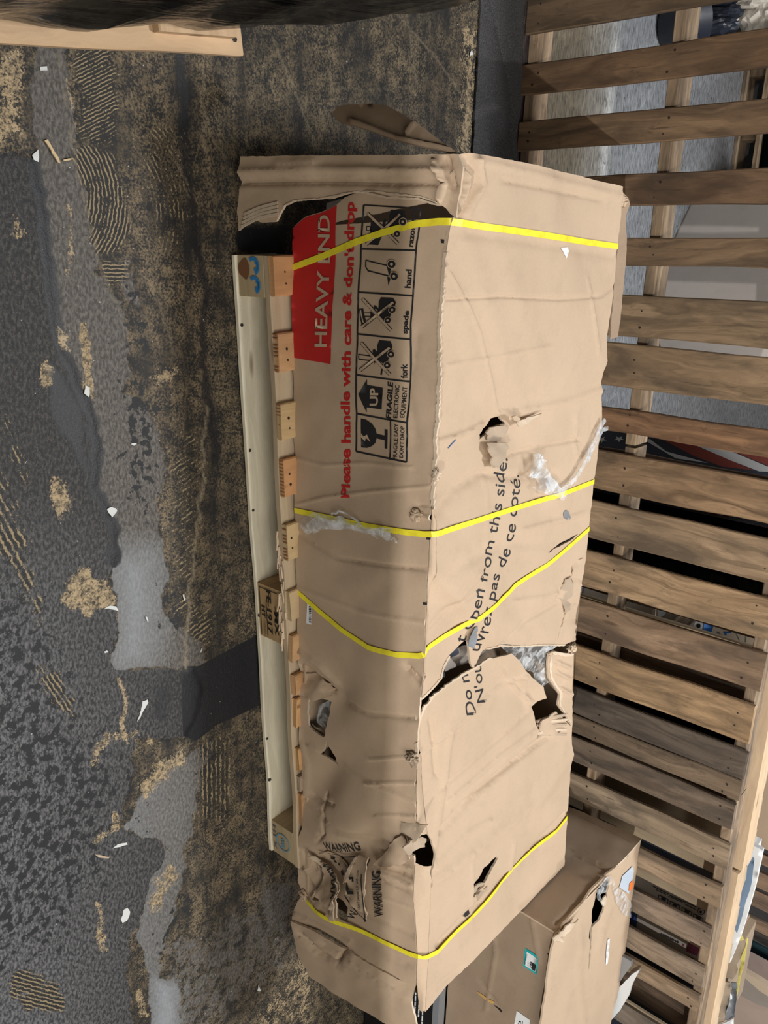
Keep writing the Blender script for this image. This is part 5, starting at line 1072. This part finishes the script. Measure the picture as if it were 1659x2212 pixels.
scrap(q2([(782, 302), (800, 295), (818, 300), (800, 312)]), 'pale chip high on the grey floor patch', SCRAP)
scrap(q2([(640, 690), (660, 678), (690, 685), (700, 700), (670, 738), (655, 720)]), 'white flake lifting at the edge of the grey floor patch', SCRAP)
scrap(q2([(620, 1290), (660, 1268), (690, 1270), (708, 1298), (680, 1292), (650, 1285)]), 'white flake below the yellow bare patch', SCRAP)
scrap([(185, 832), (194, 838), (192, 858), (182, 850)], 'white flake at the tip of the yellow gouge', SCRAP)

# ---------------------------------------------------------------- beyond the standing pallets
# dark bin and clothing, far left end (top right of the photo)
def lathe(name, c, prof, mat, par, n=24, ell=1.0):
    V = []; F = []
    for r, z in prof: V += [(c[0]+r*math.cos(i*6.2832/n), c[1]+ell*r*math.sin(i*6.2832/n), c[2]+z) for i in range(n)]
    for j in range(len(prof)-1):
        for i in range(n): F.append([j*n+i, j*n+(i+1) % n, (j+1)*n+(i+1) % n, (j+1)*n+i])
    F.append(list(range(n))[::-1]); F.append([(len(prof)-1)*n+i for i in range(n)])
    return mesh(name, V, F, mat, par)
c = onz([(1434, 56)])[0]
bn_ = thing('bin', 'dark navy round bin on the pale floor seen through the first gap between slats', 'bin', tuple(c))
lathe('bin_body', c, [(.066, .0), (.078, .012), (.082, .08), (.086, .16), (.076, .164), (.07, .02)], NAVY, bn_)
c = onz([(1512, 30)])[0]
bg_ = thing('dark_bundle', 'black folded cloth bundle on the pale floor beside the cream sack', 'cloth', tuple(c))
for i in range(4): lump('fold', c+np.array([-.05+.055*i, .03*(i % 2), .085]), (.036, .06, .085), NAVY, bg_, 30+i, .3, 3)
c = onz([(1556, 22)])[0]
sk = thing('cream_sack', 'cream canvas sack with a knotted corner lying beside the dark bundle', 'sack', tuple(c))
lump('sack_body', c+np.array([.02, .18, .15]), (.16, .15, .12), CREAM, sk, 41, .35, 4)
lump('knot', c+np.array([.045, -.02, .05]), (.035, .05, .04), CREAM, sk, 44, .5, 3)
lump('sack_mouth', c+np.array([-.03, .03, .10]), (.035, .05, .08), CREAM, sk, 46, .5, 3)
# wrapped pallet load far behind
c = onz([(1600, 205)])[0]
w2 = thing('far_wrapped_load', 'black film wrapped load on a wooden pallet far behind the slats', 'wrapped load', tuple(c))
carton('film_wrap', c[0]-.22, c[0]+.48, c[1]+.02, c[1]+.7, .13, .9, WRAP, w2, .06)
for k in range(3): board('block', (c[0]-.2+.28*k, c[1]+.03, .02), (1, 0, 0), (0, 1, 0), UZ, .12, .1, .08, WOOD_O, w2, (.34, .27, .19), 2)
board('pallet_board', (c[0]-.22, c[1]+.0, .10), (1, 0, 0), (0, 1, 0), UZ, .7, .12, .022, WOOD_O, w2, (.36, .28, .19), 8)
board('pallet_board', (c[0]-.22, c[1]+.0, .0), (1, 0, 0), (0, 1, 0), UZ, .7, .12, .02, WOOD_O, w2, (.30, .24, .17), 8)
c = onz([(1650, 62)])[0]
tag(carton('brown_carton', c[0]-.42, c[0]+.05, c[1]+.05, c[1]+.3, .0, .42, CARD_D, None, .05), 'plain brown carton at the far top right corner behind the slats', 'box')
c = onz([(1630, 495)])[0]
gc_ = thing('grey_carton', 'small grey carton standing askew on the pale floor behind the fourth gap', 'box', tuple(c))
carton('carton_body', c[0], c[0]+.32, c[1]+.02, c[1]+.3, 0, .30, CARD_G, gc_, .5)
c = onz([(1430, 622)])[0]
bb_ = thing('beige_carton', 'tall beige carton with a green-printed label behind the fifth gap', 'box', tuple(c))
carton('carton_body', c[0]-.42, c[0]+.30, c[1], c[1]+.45, 0, .92, card_mat('beige_carton', (.64, .58, .54), (.60, .54, .50)), bb_, -.72, .004)
lp_ = Surf(lambda q: ony(q, c[1]-.03), (0, -1, 0))
GRN = plain('green_grey_print', (.10, .16, .14), .7)
sheet('label_print', [(1656, 590), (1672, 590), (1672, 622), (1643, 621)], Surf(lambda q: ony(q, c[1]-.004), (0, -1, 0)), [INK], bb_, th=0, step=0)
sheet('label_print', [(1657, 593), (1672, 593), (1672, 618), (1647, 618)], Surf(lambda q: ony(q, c[1]-.008), (0, -1, 0)), [GRN], bb_, th=0, step=0)
# painted flag board
fgy = 3.10
FG = Surf(lambda q: ony(q, fgy), (0, -1, 0))
FN_, FW_, FR_ = plain('flag_navy', (.045, .055, .085), .6), plain('flag_white', (.62, .65, .70), .6), plain('flag_red', (.26, .06, .05), .6)
fb = thing('painted_sign_board', 'wooden board painted with white stars on navy and red and white stripes, behind the slats', 'sign', tuple(ony([(1400, 960)], fgy)[0]*np.array([1, 1, 0])))
lo_, hi_ = ony([(1285, 955)], fgy)[0], ony([(1700, 985)], fgy)[0]
carton('board_panel', .60, .98, fgy+.001, fgy+.022, 0, .86, FN_, fb, 0, .002)
for m, ps in ((FW_, [(1392, 950), (1404, 948), (1440, 975), (1530, 1000), (1460, 990)]), (FR_, [(1432, 950), (1478, 952), (1580, 995), (1630, 1016), (1560, 1008), (1500, 985)]), (FW_, [(1490, 956), (1560, 966), (1640, 1000), (1690, 1020), (1640, 1018), (1580, 995)]), (FR_, [(1562, 966), (1650, 972), (1720, 1010), (1690, 1018), (1640, 998)]), (FN_, [(1652, 972), (1700, 976), (1700, 992)])):
    sheet('painted_stripe', ps, FG, [m], fb, th=0, step=0, off=.002)
def star(c, r, a=0): return [(c[0]+(r if i % 2 == 0 else r*.42)*math.cos(a+i*.62832), c[1]+(r if i % 2 == 0 else r*.42)*math.sin(a+i*.62832)*.6) for i in range(10)]
for cc in ((1300, 949), (1338, 948), (1388, 964), (1352, 978)): sheet('painted_star', star(cc, 12, .3), FG, [FW_], fb, th=0, step=0, off=.002)
# dark and brown boxes stacked behind the middle
def box(lbl, x0, x1, y0, y1, z0, z1, m, rot=0, nm='carton', cat='box', grp=None): return tag(carton(nm, x0, x1, y0, y1, z0, z1, m, None, rot), lbl, cat, grp)
box('black film wrapped crate behind the middle of the standing pallets', .775, 1.03, 2.72, 3.05, 0, .93, WRAP, 0, 'wrapped_crate', 'crate')
cy0 = 3.30
bz = thing('numbered_carton', 'tan carton printed with a blue panel and a blue 2, behind the slats', 'box', (1.5, cy0+.2, 0))
carton('carton_body', 1.25, 1.85, cy0, cy0+.35, .0, .86, CARD_L, bz, 0, .004)
NS = Surf(lambda q: ony(q, cy0), (0, -1, 0))
c13 = lambda p: C(.1682, 1380, 1290, p)
sheet('blue_panel', c13([(845, 310), (965, 345), (925, 500), (822, 470)]), NS, [BLUE], bz, th=0, step=0, off=.002)
text_path('printed_text', '2', [c13([(1095, 440)])[0], c13([(1115, 490)])[0]], 19, NS, BLUE, bz, .04, .002)
for a, b in (((1060, 480), (1180, 560)), ((1240, 440), (1300, 570)), ((1300, 570), (1440, 640)), ((1380, 470), (1370, 590))): sheet('printed_line', quadstrip(c13([a])[0], c13([b])[0], 1.6), NS, [GRN], bz, th=0, step=0, off=.002)
for y in (0, 18, 36): sheet('printed_line', quadstrip(c13([(1010+y*.9, 440+y*.3)])[0], c13([(1000+y*.9, 520+y*.3)])[0], 1.2), NS, [GRN], bz, th=0, step=0, off=.002)
sheet('torn_window', c13([(740, 300), (800, 290), (830, 330), (800, 470), (690, 430), (700, 370)]), NS, [WHITE], bz, th=0, step=0, off=.002)
for cc in ((770, 365), (720, 410)): sheet('dark_hole', circ(c13([cc])[0], 5, 10), NS, [NAIL], bz, th=0, step=0, off=.004)
sheet('white_patch', c13([(250, 135), (370, 165), (330, 230), (245, 275)]), NS, [WHITE], bz, th=0, step=0, off=.002)
sheet('folded_edge', c13([(530, 210), (560, 220), (440, 340), (410, 330)]), NS, [CARD_E], bz, th=.01, step=0, off=.006)
sheet('folded_edge', c13([(740, 280), (770, 290), (640, 400), (615, 385)]), NS, [CARD_E], bz, th=.01, step=0, off=.006)
sheet('corner_post', c13([(180, 120), (225, 130), (215, 275), (165, 262)]), NS, [CARD_L], bz, th=.01, step=0, off=.006)
box('black film wrapped crate behind the dark grey slats', 1.37, 1.78, 2.74, 3.1, 0, .90, WRAP, 0, 'wrapped_crate', 'crate')
box('plain brown carton behind the slats above the smaller carton', 1.80, 2.05, 2.74, 2.84, 0, .97, CARD_D)
box('navy blue plastic tote behind the slats by the smaller carton', 2.06, 2.20, 2.74, 2.84, 0, .97, NAVY, 0, 'plastic_tote', 'tote')
# carton with handling symbols and emblem
sy = 2.76
sb_ = thing('symbol_carton', 'grey-brown carton with a row of handling symbols and a round emblem, behind the slats', 'box', (2.2, sy+.2, 0))
carton('carton_body', 2.21, 2.40, sy, sy+.085, 0, .99, CARD_G, sb_, 0, .004)
SS = Surf(lambda q: ony(q, sy), (0, -1, 0)); c2_ = lambda p: C(.1206, 1360, 1850, p)
for a, b, wd in (((415, 525), (700, 670), 2.2), ((720, 690), (1190, 900), 2.0), ((470, 590), (660, 680), 1.8), ((700, 710), (960, 820), 1.8), ((990, 850), (1180, 945), 1.8)): sheet('printed_line', quadstrip(c2_([a])[0], c2_([b])[0], wd*.8), SS, [INK], sb_, th=0, step=0, off=.002)
for x, y in ((600, 740), (805, 850), (1020, 965), (1225, 1075)):
    for a, b in (((-75, -55), (95, 30)), ((-80, 10), (-75, -55)), ((95, 30), (85, 100))): sheet('symbol_frame', quadstrip(c2_([(x+a[0], y+a[1])])[0], c2_([(x+b[0], y+b[1])])[0], 1.6), SS, [INK], sb_, th=0, step=0, off=.002)
    sheet('symbol', quadstrip(c2_([(x-30, y+5)])[0], c2_([(x+50, y+40)])[0], 5), SS, [INK], sb_, th=0, step=0, off=.002)
for r_, m in ((8.4, INK), (6.4, CARD_G), (3.2, INK)): sheet('emblem', circ(c2_([(1288, 975)])[0], r_), SS, [m], sb_, th=0, step=0, off=.002+.001*(9-r_))
ry = 2.765
rb_ = thing('red_marked_carton', 'dark grey-brown carton printed with a dark red square, behind the lowest slats', 'box', (2.45, ry+.2, 0))
carton('carton_body', 2.41, 2.62, ry, ry+.08, 0, .985, CARD_G, rb_, 0, .004)
RS = Surf(lambda q: ony(q, ry), (0, -1, 0)); MAR = plain('maroon_print', (.14, .02, .05), .6)
sheet('maroon_square', c2_([(1060, 1530), (1265, 1615), (1215, 1790), (1010, 1690)]), RS, [MAR], rb_, th=0, step=0, off=.002)
sheet('maroon_bar', c2_([(985, 1755), (1170, 1830), (1150, 1890), (975, 1815)]), RS, [MAR], rb_, th=0, step=0, off=.002)
sheet('maroon_chip', c2_([(950, 1560), (985, 1575), (975, 1610), (945, 1595)]), RS, [MAR], rb_, th=0, step=0, off=.002)
sheet('blue_band', c2_([(20, 900), (145, 965), (120, 1330), (-20, 1260)]), RS, [plain('deep_blue_print', (.012, .03, .10), .5)], rb_, th=0, step=0, off=.002)
for k in range(8): sheet('printed_mark', quadstrip(c2_([(560+41*k, 1375+20*k)])[0], c2_([(590+41*k, 1405+20*k)])[0], 4.2 if k % 3 else 2.6), RS, [INK], rb_, th=0, step=0, off=.002)
for a, b in (((500, 1230), (900, 1420)), ((440, 1500), (860, 1720))): sheet('printed_line', quadstrip(c2_([a])[0], c2_([b])[0], 2), RS, [INK], rb_, th=0, step=0, off=.002)
box('navy plastic tote at the lower edge of the photo behind the last slats', 2.64, 3.1, 2.76, 2.86, 0, .96, NAVY, 0, 'plastic_tote', 'tote')
# white wrapped parcel and torn yellow carton beyond the pale rails
wy = 2.86
wp_ = thing('white_wrapped_parcel', 'white wrapped parcel with a slate blue smear behind the pale rails', 'parcel', (2.35, wy+.2, 0))
PW = Surf(lambda q: ony(q, wy), (0, -1, 0), wob=.004, wl=30); r2 = lambda p: C(.1175, 1480, 1740, p)
sheet('white_wrap', r2([(1215, 725), (1425, 825), (1300, 1420), (1210, 1760), (1080, 2212), (1020, 2400), (900, 2700), (820, 2900), (700, 2900), (760, 2400), (900, 1500)]), PW, [WHITE, WHITE], wp_, th=.02, step=12)
sheet('blue_smear', r2([(1250, 945), (1275, 980), (1265, 1100), (1230, 1400), (1190, 1560), (1120, 1760), (1060, 2000), (1000, 2212), (960, 2340), (890, 2212), (980, 1800), (1050, 1560), (1130, 1340), (1150, 1130)]), PW, [plain('slate_blue_smear', (.20, .29, .42), .35)], wp_, th=0, step=12, off=.002)
carton('parcel_body', 2.22, 2.60, wy+.03, wy+.4, 0, .94, WHITE, wp_, 0, .01)
r3 = lambda p: C(.1139, 1480, 1960, p)
yc = thing('yellow_torn_carton', 'torn grey carton edged with yellow film at the lower right corner of the photo', 'box', (2.8, 3.05, 0))
YS = Surf(lambda q: ony(q, 2.94), (0, -1, 0), wob=.006, wl=20)
sheet('torn_panel', r3([(1040, 600), (1140, 640), (1140, 760), (1080, 900), (980, 1080), (1000, 1180), (960, 1290), (900, 1360), (720, 1330), (760, 1250), (870, 960)]), YS, [CARD_B, CARD_E], yc, th=.006, step=10, jag=.8)
YEL = plain('yellow_film', (.72, .62, .16), .4)
sheet('yellow_edge', r3([(1180, 580), (1195, 600), (1110, 1140), (1060, 1300), (1000, 1650), (960, 1700), (1000, 1400), (1080, 900), (1140, 760)]), YS, [YEL, YEL], yc, th=.004, step=10, off=.006)
sheet('yellow_edge', r3([(1050, 500), (1100, 520), (1120, 600), (1040, 620)]), YS, [YEL, YEL], yc, th=.004, step=8, off=.01)
sheet('torn_panel', r3([(700, 1390), (860, 1400), (870, 1600), (840, 1850), (760, 2130), (640, 2150), (560, 2100), (620, 1800)]), YS, [CARD_L, CARD_E], yc, th=.006, step=10, off=.01)
sheet('foil_bag', r3([(890, 1400), (1000, 1380), (1000, 1700), (960, 2050), (840, 2110), (770, 2100), (850, 1800)]), Surf(YS.base, YS.n, wob=.02, wl=12), [SILVER, SILVER], yc, th=.004, step=6, off=.014)
sheet('white_liner', r3([(550, 2115), (650, 2160), (770, 2130), (950, 2050), (940, 2300), (500, 2300)]), YS, [WHITE, WHITE], yc, th=.004, step=10, off=.02)
carton('carton_body', 2.64, 3.05, 2.97, 3.3, 0, .97, CARD_B, yc, 0, .01)
# far stacks at the right picture edge
def at(px, y): return ony([px], y)[0]
fx0 = at((1640, 1600), 3.6); fx1 = at((1650, 1835), 3.6)
box('tan carton beyond the parcel at the right edge of the photo', fx0[0]-.1, fx1[0]+.0, 3.6, 4.1, 0, 1.35, CARD, 0)
ps = thing('far_pallet', 'distant brown pallet standing on edge at the right edge of the photo', 'pallet', (2.9, 3.7, 0))
Y4 = 3.7
for (ya, yb) in ((1838, 1862), (1880, 1915), (1925, 1960), (1985, 2010)):
    a = at((1640, ya+4), Y4); b = at((1640, yb+4), Y4)
    board('slat', (b[0], Y4, .02), UZ, (-1, 0, 0), (0, 1, 0), 1.45, max(.05, b[0]-a[0]), .02, WOOD_O, ps, (.36, .27, .20), 8)
a = at((1640, 1838), Y4); b = at((1640, 2016), Y4)
for z in (.1, .62, .95, 1.2): board('stringer', (a[0], Y4+.02, z), (1, 0, 0), (0, 1, 0), UZ, b[0]-a[0], .09, .045, WOOD_O, ps, (.36, .28, .21), 6)
bp = thing('blue_pallet', 'blue painted pallet standing on edge low at the right edge of the photo', 'pallet', (3.2, 3.75, 0))
for (ya, yb, cc) in ((2008, 2032, (.17, .17, .17)), (2036, 2062, (.05, .14, .20)), (2066, 2100, (.32, .26, .19)), (2088, 2116, (.03, .16, .24))):
    a = at((1640, ya+6), 3.75); b = at((1640, yb+6), 3.75)
    board('slat', (b[0], 3.75, .02), UZ, (-1, 0, 0), (0, 1, 0), 1.5, b[0]-a[0], .02, WOOD_O, bp, cc, 8)
a = at((1640, 2012), 3.75); b = at((1640, 2120), 3.75)
for z in (.1, .7, 1.2): board('stringer', (a[0], 3.77, z), (1, 0, 0), (0, 1, 0), UZ, b[0]-a[0], .09, .045, WOOD_O, bp, (.05, .13, .19), 6)
a = at((1630, 2115), 3.45); b = at((1630, 2300), 3.45)
pk = thing('pink_beige_carton', 'wide pinkish beige carton with a lidded rim at the lower right corner', 'box', ((a[0]+b[0])/2, 3.7, 0))
carton('carton_body', a[0]+.06, b[0]+.6, 3.45, 3.68, 0, 1.15, card_mat('pinkish_carton', (.44, .34, .29), (.40, .31, .265)), pk, 0, .006)
sheet('rim', [(1606, 2098), (1640, 2118), (1690, 2150), (1690, 2172), (1640, 2140), (1606, 2110)], Surf(lambda q: ony(q, 3.42), (0, -1, 0)), [CARD_L, CARD_L], pk, th=.03, step=0)
sheet('grey_band', [(1606, 2110), (1640, 2140), (1690, 2172), (1690, 2185), (1640, 2172), (1598, 2150)], Surf(lambda q: ony(q, 3.44), (0, -1, 0)), [CARD_G, CARD_G], pk, th=.01, step=0)
